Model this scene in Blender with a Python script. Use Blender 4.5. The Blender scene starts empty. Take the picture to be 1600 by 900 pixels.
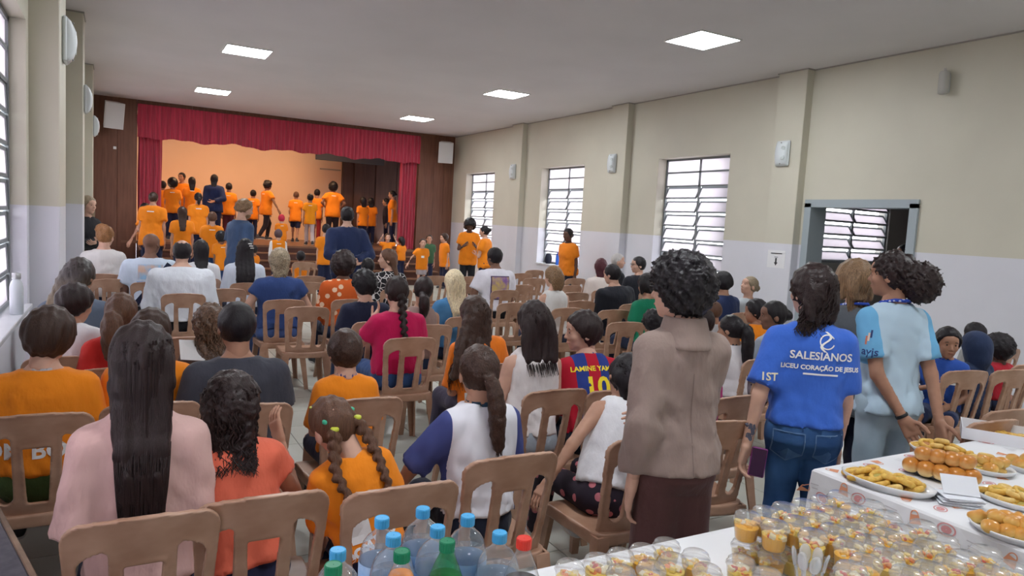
import bpy, math, random
import numpy as np
from mathutils import Vector, Matrix
from mathutils.bvhtree import BVHTree

# ------------------------------------------------------------------ camera, world, exposure
SC = bpy.context.scene
COL = SC.collection
F_PX, CH = 1112.64, 1.70
YAW, PITCH, ROLL = (math.radians(a) for a in (29.112, 5.205, -3.26))
_fw = np.array([math.sin(YAW)*math.cos(PITCH), math.cos(YAW)*math.cos(PITCH), -math.sin(PITCH)])
_r0 = np.array([math.cos(YAW), -math.sin(YAW), 0.0]); _d0 = np.cross(_fw, _r0)
_rt = math.cos(ROLL)*_r0 + math.sin(ROLL)*_d0
_dn = -math.sin(ROLL)*_r0 + math.cos(ROLL)*_d0
cam_data = bpy.data.cameras.new('camera'); cam_data.sensor_width = 36.0; cam_data.lens = F_PX*36/1600
cam_data.clip_start = 0.05
cam = bpy.data.objects.new('camera', cam_data); COL.objects.link(cam)
_m = Matrix.Identity(4)
for i in range(3):
    _m[i][0], _m[i][1], _m[i][2] = _rt[i], -_dn[i], -_fw[i]
_m[2][3] = CH
cam.matrix_world = _m
SC.camera = cam

world = bpy.data.worlds.new('overcast_sky'); SC.world = world; world.use_nodes = True
world.node_tree.nodes['Background'].inputs[0].default_value = (0.93, 0.96, 1.0, 1)
world.node_tree.nodes['Background'].inputs[1].default_value = 5.5
SC.view_settings.view_transform = 'Standard'; SC.view_settings.look = 'None'
SC.view_settings.gamma = 1.0; SC.view_settings.use_curve_mapping = False
SC.view_settings.exposure = 0.88
SC.cycles.max_bounces = 8; SC.cycles.diffuse_bounces = 5; SC.cycles.transparent_max_bounces = 24
SC.cycles.caustics_reflective = False; SC.cycles.caustics_refractive = False
SC.cycles.sample_clamp_indirect = 6.0
PANEL_L = 31.0      # radiance of the ceiling LED panels
STAGE_L = 85.0      # radiance of the warm stage battens

def _ray(x, y):
    return _rt*((x-800)/F_PX) + _dn*((y-450)/F_PX) + _fw
def at_y(x, y, Y):      # point of the hall at distance Y down its length, seen at a place of the photograph
    q = _ray(x, y); return np.array([0, 0, CH]) + q*(Y/q[1])
def at_z(x, y, z):
    q = _ray(x, y); return np.array([0, 0, CH]) + q*((z-CH)/q[2])
def at_x(x, y, X):
    q = _ray(x, y); return np.array([0, 0, CH]) + q*(X/q[0])
def at_d(x, y, D):
    return np.array([0, 0, CH]) + _ray(x, y)*D
def depth_of(p):
    return float((np.asarray(p) - np.array([0, 0, CH])) @ _fw)

# ------------------------------------------------------------------ object helpers
def link(o, parent=None):
    COL.objects.link(o)
    if parent is not None: o.parent = parent
    return o
def tag(o, label=None, cat=None, group=None, kind=None):
    if label: o['label'] = label
    if cat: o['category'] = cat
    if group: o['group'] = group
    if kind: o['kind'] = kind
    return o
def empty(name, loc=(0, 0, 0), rz=0.0, parent=None):
    o = bpy.data.objects.new(name, None); o.empty_display_size = 0.05
    o.location = loc; o.rotation_euler = (0, 0, rz)
    return link(o, parent)
def mesh(name, v, f, mat, smooth=False):
    m = bpy.data.meshes.new(name)
    if isinstance(v, np.ndarray) and isinstance(f, np.ndarray) and len(f):
        n = f.shape[1]
        m.vertices.add(len(v)); m.vertices.foreach_set('co', v.astype(np.float32).ravel())
        m.loops.add(f.size); m.loops.foreach_set('vertex_index', f.astype(np.int32).ravel())
        m.polygons.add(len(f)); m.polygons.foreach_set('loop_start', np.arange(0, f.size, n, dtype=np.int32))
        m.update(calc_edges=True); m.validate()
    else:
        m.from_pydata([tuple(p) for p in v], [], [tuple(q) for q in f]); m.update()
    if smooth: m.polygons.foreach_set('use_smooth', [True]*len(m.polygons))
    if mat is not None:
        for q in (mat if isinstance(mat, (list, tuple)) else [mat]): m.materials.append(q)
    return m
def obj(name, me, parent=None, loc=(0, 0, 0), rot=(0, 0, 0), scale=(1, 1, 1)):
    o = bpy.data.objects.new(name, me); o.location = loc; o.rotation_euler = rot; o.scale = scale
    return link(o, parent)
def copy_tree(o, parent=None):
    c = o.copy(); COL.objects.link(c); c.parent = parent
    for ch in o.children: copy_tree(ch, c)
    return c

class MB:               # collects simple shapes of ONE part
    def __init__(s): s.v = []; s.f = []
    def add(s, v, f):
        n = len(s.v); s.v += [tuple(map(float, p)) for p in v]; s.f += [tuple(i+n for i in q) for q in f]; return s
    def box(s, x0, x1, y0, y1, z0, z1, bev=0.0, M=None):
        if bev <= 0:
            v = [(x, y, z) for x in (x0, x1) for y in (y0, y1) for z in (z0, z1)]
            f = [(0, 1, 3, 2), (4, 6, 7, 5), (0, 4, 5, 1), (2, 3, 7, 6), (0, 2, 6, 4), (1, 5, 7, 3)]
        else:
            b = bev; v = []; idx = {}
            for i, x in enumerate((x0, x1)):
                for j, y in enumerate((y0, y1)):
                    for k, z in enumerate((z0, z1)):
                        sx, sy, sz = (b, -b)[i], (b, -b)[j], (b, -b)[k]
                        for a, p in enumerate(((x, y+sy, z+sz), (x+sx, y, z+sz), (x+sx, y+sy, z))):
                            idx[(i, j, k, a)] = len(v); v.append(p)
            I = lambda i, j, k, a: idx[(i, j, k, a)]
            f = []
            for i in (0, 1):
                q = [I(i, 0, 0, 0), I(i, 0, 1, 0), I(i, 1, 1, 0), I(i, 1, 0, 0)]; f.append(q if i == 0 else q[::-1])
                q = [I(0, i, 0, 1), I(1, i, 0, 1), I(1, i, 1, 1), I(0, i, 1, 1)]; f.append(q if i == 0 else q[::-1])
                q = [I(0, 0, i, 2), I(0, 1, i, 2), I(1, 1, i, 2), I(1, 0, i, 2)]; f.append(q if i == 0 else q[::-1])
            for i in (0, 1):
                for j in (0, 1):
                    q = [I(i, j, 0, 0), I(i, j, 1, 0), I(i, j, 1, 1), I(i, j, 0, 1)]; f.append(q if i == j else q[::-1])
                    q = [I(i, 0, j, 0), I(i, 0, j, 2), I(i, 1, j, 2), I(i, 1, j, 0)]; f.append(q if i == j else q[::-1])
                    q = [I(0, i, j, 1), I(1, i, j, 1), I(1, i, j, 2), I(0, i, j, 2)]; f.append(q if i == j else q[::-1])
                    for k in (0, 1):
                        q = [I(i, j, k, 0), I(i, j, k, 1), I(i, j, k, 2)]; f.append(q if (i+j+k) % 2 == 0 else q[::-1])
        if M is not None: v = [tuple(M @ Vector(p)) for p in v]
        return s.add(v, f)
    def lathe(s, prof, n=24, c=(0, 0, 0), cap=True):
        v = []; f = []
        for r, z in prof:
            for i in range(n):
                a = 2*math.pi*i/n; v.append((c[0]+r*math.cos(a), c[1]+r*math.sin(a), c[2]+z))
        for j in range(len(prof)-1):
            for i in range(n):
                k = (i+1) % n; f.append((j*n+i, j*n+k, (j+1)*n+k, (j+1)*n+i))
        if cap:
            f.append(tuple(range(n))[::-1]); f.append(tuple(range((len(prof)-1)*n, len(prof)*n)))
        return s.add(v, f)
    def tube(s, pts, r, n=8):
        pts = [np.array(p, float) for p in pts]; v = []; f = []
        rr = r if isinstance(r, (list, tuple)) else [r]*len(pts)
        up = None
        for i, p in enumerate(pts):
            t = pts[min(i+1, len(pts)-1)] - pts[max(i-1, 0)]; t /= np.linalg.norm(t)+1e-9
            if up is None: up = np.array([0, 0, 1.]) if abs(t[2]) < .9 else np.array([1., 0, 0])
            a = np.cross(t, up); a /= np.linalg.norm(a); b = np.cross(a, t); up = b
            for k in range(n):
                w = 2*math.pi*k/n; v.append(p + rr[i]*(math.cos(w)*a + math.sin(w)*b))
        for i in range(len(pts)-1):
            for k in range(n):
                q = (k+1) % n; f.append((i*n+k, i*n+q, (i+1)*n+q, (i+1)*n+k))
        f.append(tuple(range(n))[::-1]); f.append(tuple(range((len(pts)-1)*n, len(pts)*n)))
        return s.add(v, f)
    def me(s, name, mat, smooth=False): return mesh(name, s.v, s.f, mat, smooth)
    def build(s, name, mat, parent=None, smooth=False, loc=(0, 0, 0), rot=(0, 0, 0)):
        return obj(name, s.me(name, mat, smooth), parent, loc, rot)

# ------------------------------------------------------------------ materials
def lin(c):
    if isinstance(c, str):
        c = c.lstrip('#'); c = [int(c[i:i+2], 16) for i in (0, 2, 4)]
    return tuple(((x/255)/12.92 if x/255 <= .04045 else ((x/255+.055)/1.055)**2.4) for x in c)
MATS = {}
def node(nt, t, **kw):
    n = nt.nodes.new(t)
    for k, v in kw.items():
        if k in n.inputs: n.inputs[k].default_value = v
        else: setattr(n, k, v)
    return n
def mat(name, c, rough=.7, var=0.0, vscale=8.0, bump=0.0, bscale=60.0, stretch=(1, 1, 1), metal=0.0, spec=.4, coat=0.0, sheen=0.0, emit=None, estr=0.0, c2=None, sss=0.0, bdist=.01, bdet=2.0):
    key = (name, str(c), rough, var, bump, str(c2))
    if key in MATS: return MATS[key]
    m = bpy.data.materials.new(name); m.use_nodes = True; nt = m.node_tree
    b = nt.nodes['Principled BSDF']
    col = lin(c) if (isinstance(c, str) or max(c) > 1.01) else tuple(c)
    b.inputs['Base Color'].default_value = (*col, 1); b.inputs['Roughness'].default_value = rough
    b.inputs['Metallic'].default_value = metal; b.inputs['Specular IOR Level'].default_value = spec
    b.inputs['Coat Weight'].default_value = coat; b.inputs['Sheen Weight'].default_value = sheen
    if sss: b.inputs['Subsurface Weight'].default_value = sss; b.inputs['Subsurface Radius'].default_value = (.01, .004, .002)
    if emit: b.inputs['Emission Color'].default_value = (*emit, 1); b.inputs['Emission Strength'].default_value = estr
    if var or bump or c2:
        tc = node(nt, 'ShaderNodeTexCoord'); mp = node(nt, 'ShaderNodeMapping'); mp.inputs['Scale'].default_value = stretch
        nt.links.new(tc.outputs['Object'], mp.inputs['Vector'])
        if var or c2:
            n = node(nt, 'ShaderNodeTexNoise', Scale=vscale, Detail=3.0); nt.links.new(mp.outputs[0], n.inputs['Vector'])
            r = node(nt, 'ShaderNodeValToRGB'); e = r.color_ramp.elements
            cc = (lin(c2) if isinstance(c2, str) or (c2 and max(c2) > 1.01) else c2)
            a = tuple(x*(1-var) for x in col) if cc is None else col
            d = tuple(min(1, x*(1+var)) for x in col) if cc is None else cc
            e[0].position = .35; e[0].color = (*a, 1); e[1].position = .65; e[1].color = (*d, 1)
            nt.links.new(n.outputs['Fac'], r.inputs['Fac']); nt.links.new(r.outputs['Color'], b.inputs['Base Color'])
        if bump:
            n2 = node(nt, 'ShaderNodeTexNoise', Scale=bscale, Detail=bdet); nt.links.new(mp.outputs[0], n2.inputs['Vector'])
            bp = node(nt, 'ShaderNodeBump', Strength=bump, Distance=bdist); nt.links.new(n2.outputs['Fac'], bp.inputs['Height'])
            nt.links.new(bp.outputs['Normal'], b.inputs['Normal'])
    MATS[key] = m; return m
def clear(name, tint=(1, 1, 1), milk=0.06, rough=.05, fres=1.35, body=(.85, .88, .9)):
    # thin clear plastic: see-through with a fresnel gloss and a little milkiness
    m = bpy.data.materials.new(name); m.use_nodes = True; nt = m.node_tree; nt.nodes.remove(nt.nodes['Principled BSDF'])
    out = nt.nodes['Material Output']
    t = node(nt, 'ShaderNodeBsdfTransparent'); t.inputs[0].default_value = (*tint, 1)
    g = node(nt, 'ShaderNodeBsdfGlossy', Roughness=rough)
    d = node(nt, 'ShaderNodeBsdfDiffuse'); d.inputs[0].default_value = (*body, 1)
    lw = node(nt, 'ShaderNodeLayerWeight', Blend=.5); pw = node(nt, 'ShaderNodeMath', operation='POWER'); pw.inputs[1].default_value = 3.2; nt.links.new(lw.outputs['Facing'], pw.inputs[0])
    fr = node(nt, 'ShaderNodeMath', operation='MULTIPLY_ADD'); fr.inputs[1].default_value = .5*(fres-1)/.25; fr.inputs[2].default_value = .02; nt.links.new(pw.outputs[0], fr.inputs[0])
    m1 = node(nt, 'ShaderNodeMixShader'); m1.inputs[0].default_value = milk
    nt.links.new(t.outputs[0], m1.inputs[1]); nt.links.new(d.outputs[0], m1.inputs[2])
    m2 = node(nt, 'ShaderNodeMixShader'); nt.links.new(fr.outputs[0], m2.inputs[0])
    nt.links.new(m1.outputs[0], m2.inputs[1]); nt.links.new(g.outputs[0], m2.inputs[2])
    nt.links.new(m2.outputs[0], out.inputs['Surface']); return m
# ------------------------------------------------------------------ the hall
CEIL, WX, LX, SY = 3.93, 8.0, -0.57, 18.0
DADO = 1.63
def wall_paint(name):
    m = bpy.data.materials.new(name); m.use_nodes = True; nt = m.node_tree; b = nt.nodes['Principled BSDF']
    g = node(nt, 'ShaderNodeNewGeometry'); s = node(nt, 'ShaderNodeSeparateXYZ'); nt.links.new(g.outputs['Position'], s.inputs[0])
    gt = node(nt, 'ShaderNodeMath', operation='GREATER_THAN'); gt.inputs[1].default_value = DADO; nt.links.new(s.outputs['Z'], gt.inputs[0])
    n = node(nt, 'ShaderNodeTexNoise', Scale=1.3, Detail=4.0); nt.links.new(g.outputs['Position'], n.inputs['Vector'])
    mx = node(nt, 'ShaderNodeMix', data_type='RGBA')
    mx.inputs[6].default_value = (.70, .70, .76, 1); mx.inputs[7].default_value = (.61, .58, .48, 1)
    nt.links.new(gt.outputs[0], mx.inputs[0])
    m2 = node(nt, 'ShaderNodeMix', data_type='RGBA', blend_type='MULTIPLY'); m2.inputs[0].default_value = .18
    nt.links.new(mx.outputs[2], m2.inputs[6]); nt.links.new(n.outputs['Fac'], m2.inputs[7])
    nt.links.new(m2.outputs[2], b.inputs['Base Color']); b.inputs['Roughness'].default_value = .55
    return m
M_WALL = wall_paint('two_tone_wall_paint')
M_CEIL = mat('ceiling_plaster', (.64, .615, .62), .9, var=.03, vscale=.8)
M_WHITE = mat('white_paint', (.72, .72, .71), .5)
M_FRAME = mat('grey_window_steel', (.22, .235, .25), .5)
M_GREYFR = mat('blue_grey_door_paint', (.34, .39, .42), .5)
def wood(name, c, c2, sc=2.0, rough=.45):
    return mat(name, c, rough, c2=c2, vscale=sc, stretch=(9, 9, .8), bump=.08, bscale=14)
M_WOOD = wood('brown_wood_veneer', (.125, .050, .030), (.175, .075, .045))
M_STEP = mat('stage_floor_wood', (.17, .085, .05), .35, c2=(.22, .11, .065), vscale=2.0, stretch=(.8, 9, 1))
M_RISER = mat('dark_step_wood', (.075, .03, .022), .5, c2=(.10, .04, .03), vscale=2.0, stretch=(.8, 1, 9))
def frosted(name, c=(.84, .79, .83)):
    m = bpy.data.materials.new(name); m.use_nodes = True; nt = m.node_tree; nt.nodes.remove(nt.nodes['Principled BSDF'])
    t = node(nt, 'ShaderNodeBsdfTranslucent'); t.inputs[0].default_value = (*c, 1)
    d = node(nt, 'ShaderNodeBsdfDiffuse'); d.inputs[0].default_value = (.55, .56, .58, 1)
    g = node(nt, 'ShaderNodeBsdfGlossy', Roughness=.25); fr = node(nt, 'ShaderNodeFresnel', IOR=1.4)
    w = node(nt, 'ShaderNodeTexWave', Scale=30.0); w.bands_direction = 'Y'; tc = node(nt, 'ShaderNodeTexCoord')
    nt.links.new(tc.outputs['Object'], w.inputs['Vector'])
    bp = node(nt, 'ShaderNodeBump', Strength=.15, Distance=.004); nt.links.new(w.outputs['Fac'], bp.inputs['Height'])
    for q in (t, d, g): nt.links.new(bp.outputs[0], q.inputs['Normal'])
    m1 = node(nt, 'ShaderNodeMixShader'); m1.inputs[0].default_value = .10
    nt.links.new(t.outputs[0], m1.inputs[1]); nt.links.new(d.outputs[0], m1.inputs[2])
    m2 = node(nt, 'ShaderNodeMixShader'); nt.links.new(fr.outputs[0], m2.inputs[0])
    nt.links.new(m1.outputs[0], m2.inputs[1]); nt.links.new(g.outputs[0], m2.inputs[2])
    nt.links.new(m2.outputs[0], nt.nodes['Material Output'].inputs['Surface']); return m
M_GLASS = frosted('ribbed_frosted_glass')

def struct(o): o['kind'] = 'structure'; return o
YB = -5.0                                                       # back wall, behind the camera
# floor: grout bed and single tiles
TP, TX0, TY0 = .4375, 1.17, 3.00
grout = mat('dark_grout', (.16, .155, .14), .9)
floor = struct(MB().box(LX-.3, WX+3.2, YB, SY, -.06, -.004).build('floor', grout))
M_TILE = mat('pale_grey_tile', (.50, .505, .455), .28, var=.10, vscale=1.6, bump=.02, bscale=30, spec=.5)
def tile_mb(mb, x, y): g = .003; return mb.box(x+g, x+TP-g, y+g, y+TP-g, -.012, 0.0, .0015)
tiles = []
i0, i1 = math.floor((LX-TX0)/TP), math.ceil((WX-TX0)/TP); j0, j1 = math.floor((YB-TY0)/TP), math.ceil((SY-TY0)/TP)
for i in range(i0, i1):
    for j in range(j0, j1):
        x, y = TX0+i*TP, TY0+j*TP; c = np.array([x+TP/2, y+TP/2, 0])
        q = c-np.array([0, 0, CH]); d = q@_fw
        vis = d > 1 and abs(q@_rt/d) < .78 and -.42 < q@_dn/d < .46
        tiles.append((d if vis else 1e3+abs(d), x, y))
tiles.sort()
tile_me = tile_mb(MB(), 0, 0).me('tile', M_TILE)
for d, x, y in tiles[:300]: obj('tile', tile_me, floor, (x, y, 0))
rest = MB()
for d, x, y in tiles[300:]: rest.box(x+.003, x+TP-.003, y+.003, y+TP-.003, -.012, 0)
tag(rest.build('tile_field', M_TILE, floor), kind='stuff')

struct(MB().box(LX-.3, WX+.3, YB-.2, SY+.2, CEIL, CEIL+.15).build('ceiling', M_CEIL))
struct(MB().box(LX-.3, WX+.3, YB-.2, YB, 0, CEIL).build('wall_back', M_WALL))

def holed_wall(name, x0, x1, y0, y1, holes):
    ys = sorted({y0, y1, *[h for q in holes for h in q[:2]]}); mb = MB()
    for a, b in zip(ys[:-1], ys[1:]):
        zs = [0.0]
        for h in sorted(holes, key=lambda q: q[2]):
            if h[0] <= a+1e-6 and h[1] >= b-1e-6: zs += [h[2], h[3]]
        zs.append(CEIL)
        for k in range(0, len(zs), 2):
            if zs[k+1]-zs[k] > 1e-4: mb.box(x0, x1, a, b, zs[k], zs[k+1])
    return struct(mb.build(name, M_WALL))
WZ0, WZ1 = .88, 2.92
RWIN = [(7.90, 9.52), (11.72, 13.34), (15.55, 17.17)]
DOOR = (4.98, 6.42, 0.0, 2.18)
wall_right = holed_wall('wall_right', WX, WX+.26, YB, SY, [(a, b, WZ0, WZ1) for a, b in RWIN]+[DOOR])
LWIN = [(4.25, 6.15), (7.9, 9.5), (11.7, 13.3), (15.4, 17.0), (.6, 2.5)]
wall_left = holed_wall('wall_left', LX-.26, LX, YB, SY, [(a, b, .92, 2.92) for a, b in LWIN])
PIL = [(2.6, 3.05), (6.53, 7.0), (10.28, 10.76), (14.05, 14.52)]
for a, b in PIL[1:]: MB().box(7.87, WX+.01, a, b, 0, CEIL, .006).build('pillar', M_WALL, wall_right)
for a, b in [(6.3, 7.0)]+PIL[2:]: MB().box(LX-.01, -.38, a, b, 0, CEIL, .006).build('pillar', M_WALL, wall_left)
M_SHADOWGAP = mat('ceiling_shadow_line', (.34, .32, .29), .8)  # dark tone paints the shadow line between wall and ceiling into this trim
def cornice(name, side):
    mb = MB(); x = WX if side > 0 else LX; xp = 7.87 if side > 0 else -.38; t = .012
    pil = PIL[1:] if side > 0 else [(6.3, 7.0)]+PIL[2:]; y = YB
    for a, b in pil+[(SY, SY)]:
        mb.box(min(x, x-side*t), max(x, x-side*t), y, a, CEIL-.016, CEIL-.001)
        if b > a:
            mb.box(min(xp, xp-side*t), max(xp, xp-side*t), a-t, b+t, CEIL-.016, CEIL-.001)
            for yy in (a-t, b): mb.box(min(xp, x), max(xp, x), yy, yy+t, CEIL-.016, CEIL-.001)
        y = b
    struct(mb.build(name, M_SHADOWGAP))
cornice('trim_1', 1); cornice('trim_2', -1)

def window(n, y0, y1, z0, z1, X, out, rows=9, fixed=2, tilt=24, M=None):
    # steel window in the plane x = X; panes tilt outwards (direction out) except the fixed rows on top
    w = struct(empty('window_%d' % n, (0, 0, 0)))
    if M is not None: w.matrix_world = M
    t = .034; ym = (y0+y1)/2
    fr = MB()
    for a, b, c, d in ((y0, y1, z0, z0+t), (y0, y1, z1-t, z1), (y0, y0+t, z0, z1), (y1-t, y1, z0, z1)): fr.box(X-.02, X+.02, a, b, c, d)
    fr.build('frame', M_FRAME, w); MB().box(X-.016, X+.016, ym-.018, ym+.018, z0, z1).build('mullion', M_FRAME, w)
    rh = (z1-z0)/rows
    for r in range(rows):
        za = z0+r*rh; zb = za+rh
        if r >= rows-fixed: MB().box(X-.016, X+.016, y0, y1, za-.014, za+.014).build('glazing_bar', M_FRAME, w)
        for a, b in ((y0+t, ym-.013), (ym+.013, y1-t)):
            L = b-a; hh = rh-.012
            fix = r >= rows-fixed
            ang = 0 if fix else math.radians(tilt)*out
            hz_ = hh/2; mp = MB().box(-.003, .003, 0, L, -hz_, hz_)
            o = mp.build('pane', M_GLASS, w, loc=(X, a, (za+zb)/2), rot=(0, ang, 0))
            if not fix:
                e = MB()
                for p, q, s_, u in ((0, L, hz_-.026, hz_), (0, L, -hz_, -hz_+.026), (0, .024, -hz_, hz_), (L-.024, L, -hz_, hz_)): e.box(-.010, .010, p, q, s_, u)
                e.build('sash', M_FRAME, o)
    return w
for k, (a, b) in enumerate(RWIN): window(k+1, a, b, WZ0, WZ1, WX+.20, 1)
for k, (a, b) in enumerate(LWIN): window(k+4, a, b, .92, 2.92, LX-.12, -1, tilt=3)
M_SILL = mat('polished_white_sill', (.66, .68, .72), .25, var=.06, vscale=5)
for k, (a, b) in enumerate(LWIN[:4]):
    MB().box(LX-.26, LX+.03, a-.02, b+.02, .89, .922, .004).build('sill', M_SILL, wall_left)
for k, (a, b) in enumerate(RWIN):
    MB().box(WX-.03, WX+.26, a-.02, b+.02, .85, .882, .004).build('sill', M_SILL, wall_right)

# door opening with a steel frame, and the small lobby behind it
door = struct(empty('door_1'))
dj = MB()
for a, b, c, d in ((DOOR[0]-.05, DOOR[0]+.05, 0, 2.18), (DOOR[1]-.05, DOOR[1]+.05, 0, 2.18), (DOOR[0]-.05, DOOR[1]+.05, 2.13, 2.23)): dj.box(WX-.03, WX+.28, a, b, c, d)
dj.build('door_frame', M_GREYFR, door)
M_LOBBY = mat('lobby_wall_paint', (.42, .40, .38), .8)
LY = 7.0
lob = MB(); lx0, lx1, wz0, wz1, wx0, wx1 = WX+.26, 12.2, 1.38, 2.36, 8.95, 10.62
lob.box(lx0, wx0, LY, LY+.2, 0, 2.7).box(wx1, lx1, LY, LY+.2, 0, 2.7).box(wx0, wx1, LY, LY+.2, 0, wz0).box(wx0, wx1, LY, LY+.2, wz1, 2.7)
struct(lob.build('wall_lobby_end', M_LOBBY))
struct(MB().box(lx1, lx1+.2, 2.5, LY+.2, 0, 2.7).build('wall_lobby_side', M_LOBBY))
struct(MB().box(lx0, lx1, 2.3, 2.5, 0, 2.7).build('wall_lobby_near', M_LOBBY))
struct(MB().box(lx0, lx1+.2, 2.3, LY+.2, 2.7, 2.8).build('ceiling_lobby', M_LOBBY))
struct(MB().box(lx0, lx1, 2.3, LY+.2, -.06, 0).build('floor_lobby', mat('lobby_floor', (.35, .35, .33), .5)))
window(9, -wx1, -wx0, wz0, wz1, LY+.05, 1, rows=5, fixed=0, tilt=34, M=Matrix(((0, -1, 0, 0), (1, 0, 0, 0), (0, 0, 1, 0), (0, 0, 0, 1))))
# what stands outside the near right window: a grey service column and a low wall
tag(MB().box(WX+.55, WX+.9, 7.2, 8.28, 0, 3.6).build('outdoor_column', mat('outdoor_grey_render', (.40, .41, .40), .9)), 'grey rendered column outside the window nearest the door', 'column')

# ------------------------------------------------------------------ stage end
OX0, OX1, SZ = .36, 6.98, .83
wall_stage = struct(empty('wall_stage', (0, SY, 0)))
def panel(x0, x1, z0, z1, y0=SY, y1=SY+.12): MB().box(x0+.002, x1-.002, y0-SY, y1-SY, z0, z1, .003).build('wood_panel', M_WOOD, wall_stage)
xs = [LX-.2, -.02, OX0]
for a, b in zip(xs[:-1], xs[1:]): panel(a, b, 0, CEIL)
for a, b in ((OX1, 7.42), (7.42, 7.72), (7.72, WX+.1)): panel(a, b, 0, CEIL)
for k in range(6): panel(OX0+(OX1-OX0)*k/6, OX0+(OX1-OX0)*(k+1)/6, 3.70, CEIL)
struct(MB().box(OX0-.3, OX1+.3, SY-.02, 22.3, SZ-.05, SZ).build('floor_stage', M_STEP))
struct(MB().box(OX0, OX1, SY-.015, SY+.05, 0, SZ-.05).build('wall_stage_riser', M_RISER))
M_BACK = mat('peach_backdrop_paint', (.84, .58, .39), .9, var=.03, vscale=.7)
struct(MB().box(OX0-.8, 6.02, 22.0, 22.2, SZ, CEIL+.3).build('wall_backdrop', M_BACK))
M_DARKW = wood('dark_wing_wood', (.075, .040, .035), (.10, .055, .045), 1.5)
struct(MB().box(OX0-1.0, OX0-.8, SY+.1, 22.2, 0, CEIL+.3).build('wall_stage_left', M_BACK))
struct(MB().box(WX+.1, WX+.3, SY+.1, 22.2, 0, CEIL+.3).build('wall_stage_right', M_DARKW))
struct(MB().box(OX0-1.0, WX+.3, SY+.1, 22.2, CEIL+.3, CEIL+.4).build('ceiling_stage', mat('stage_loft_black', (.04, .035, .035), .9)))
wing = tag(empty('stage_wing', (6.0, 22.0, SZ)), 'dark wooden wing flats behind the right red curtain on stage', 'wing')
for k in range(6): MB().box(.03+k*.345, .03+k*.345+.341, -.12-.06*(k % 2), -.02, 0, 3.3, .004).build('board', M_DARKW, wing)
struct(MB().box(6.02, WX+.1, 22.0, 22.2, SZ, CEIL+.3).build('wall_wing_back', M_DARKW))
tag(MB().box(4.9, 6.9, 20.6, 20.7, 3.18, CEIL+.3).build('black_border', mat('black_border_cloth', (.03, .03, .04), .9)), 'black cloth border hanging high above the stage wings', 'border')
tag(MB().box(5.35, 5.98, 21.965, 21.998, 2.99, 3.03).build('picture_rail', mat('rail_grey', (.42, .33, .25), .6)), 'thin grey rail on the peach backdrop beside the wings', 'rail')
struct(MB().box(LX-.3, OX0, SY+.121, SY+.3, 0, CEIL+.3).box(OX1, WX+.3, SY+.121, SY+.3, 0, CEIL+.3).build('wall_stage_light_block', M_DARKW))  # added unseen behind the panels to block sky light leaking through their gaps
# steps up to the stage
steps = struct(empty('steps_stage', (0, 0, 0)))
NS = 4
for k in range(NS):
    z = SZ*(k+1)/(NS+1); y = SY-.30*(NS-k)
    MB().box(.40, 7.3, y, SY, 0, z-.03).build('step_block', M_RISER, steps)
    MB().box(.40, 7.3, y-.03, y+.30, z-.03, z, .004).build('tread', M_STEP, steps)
# red pleated curtains
def pleat_cloth(x0, x1, y, z0, z1, amp, pitch, seed, scal=0.0, nz=8):
    rng = random.Random(seed); n = int((x1-x0)/pitch*8); P = []; ph = 0.0
    for i in range(n+1):
        u = i/n; ph += (2*math.pi/8)*rng.uniform(.7, 1.3); P.append((x0+(x1-x0)*u, math.sin(ph)*rng.uniform(.7, 1.1)))
    V = []; Fc = []
    for j in range(nz+1):
        w = j/nz
        for i, (x, s) in enumerate(P):
            zb = z0 + scal*(.5+.5*math.sin(i*.11+seed))*math.sin(i*.023*3+seed)
            V.append((x+.006*math.sin(9*w+i), y+amp*s*(1-.35*w), zb+(z1-zb)*w))
    m = len(P)
    for j in range(nz):
        for i in range(m-1): Fc.append((j*m+i, j*m+i+1, (j+1)*m+i+1, (j+1)*m+i))
    o = len(V); V += [(a, b+.012, c) for a, b, c in V]
    Fc += [tuple(q+o for q in f[::-1]) for f in Fc]
    return np.array(V), np.array(Fc)
M_RED = mat('crimson_velvet', (.40, .028, .060), .8, var=.22, vscale=5, stretch=(6, 1, .3), sheen=.4)
def curtain(name, label, *a, **k):
    v, f = pleat_cloth(*a, **k); o = obj(name, mesh(name, v, f, M_RED, True)); tag(o, label, 'curtain'); return o
curtain('valance_curtain', 'wide crimson pleated valance across the top of the stage opening', OX0, OX1, SY-.06, 3.12, 3.84, .022, .10, 3, scal=.05)
curtain('side_curtain', 'crimson pleated curtain at the left edge of the stage', OX0+.02, OX0+.50, SY+.10, SZ+.02, 3.4, .04, .075, 5)
curtain('side_curtain', 'crimson pleated curtain at the right edge of the stage', 6.50, OX1-.02, SY+.10, SZ+.02, 3.4, .04, .075, 8)
# warm stage battens behind the valance
M_BAT = mat('warm_batten', (.8, .7, .6), .5, emit=(1.0, .62, .33), estr=STAGE_L)
M_BOXG = mat('batten_housing', (.12, .12, .12), .6)
for x, w in ((2.3, 'left'), (4.6, 'right')):
    b = tag(empty('stage_batten', (x, 19.2, CEIL+.22)), 'warm light batten above the stage behind the valance, %s one' % w, 'stage light')
    MB().box(-.7, .7, -.08, .08, 0, .08, .01).build('housing', M_BOXG, b); MB().box(-.66, .66, -.06, .06, -.012, 0).build('diffuser', M_BAT, b)
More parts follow.
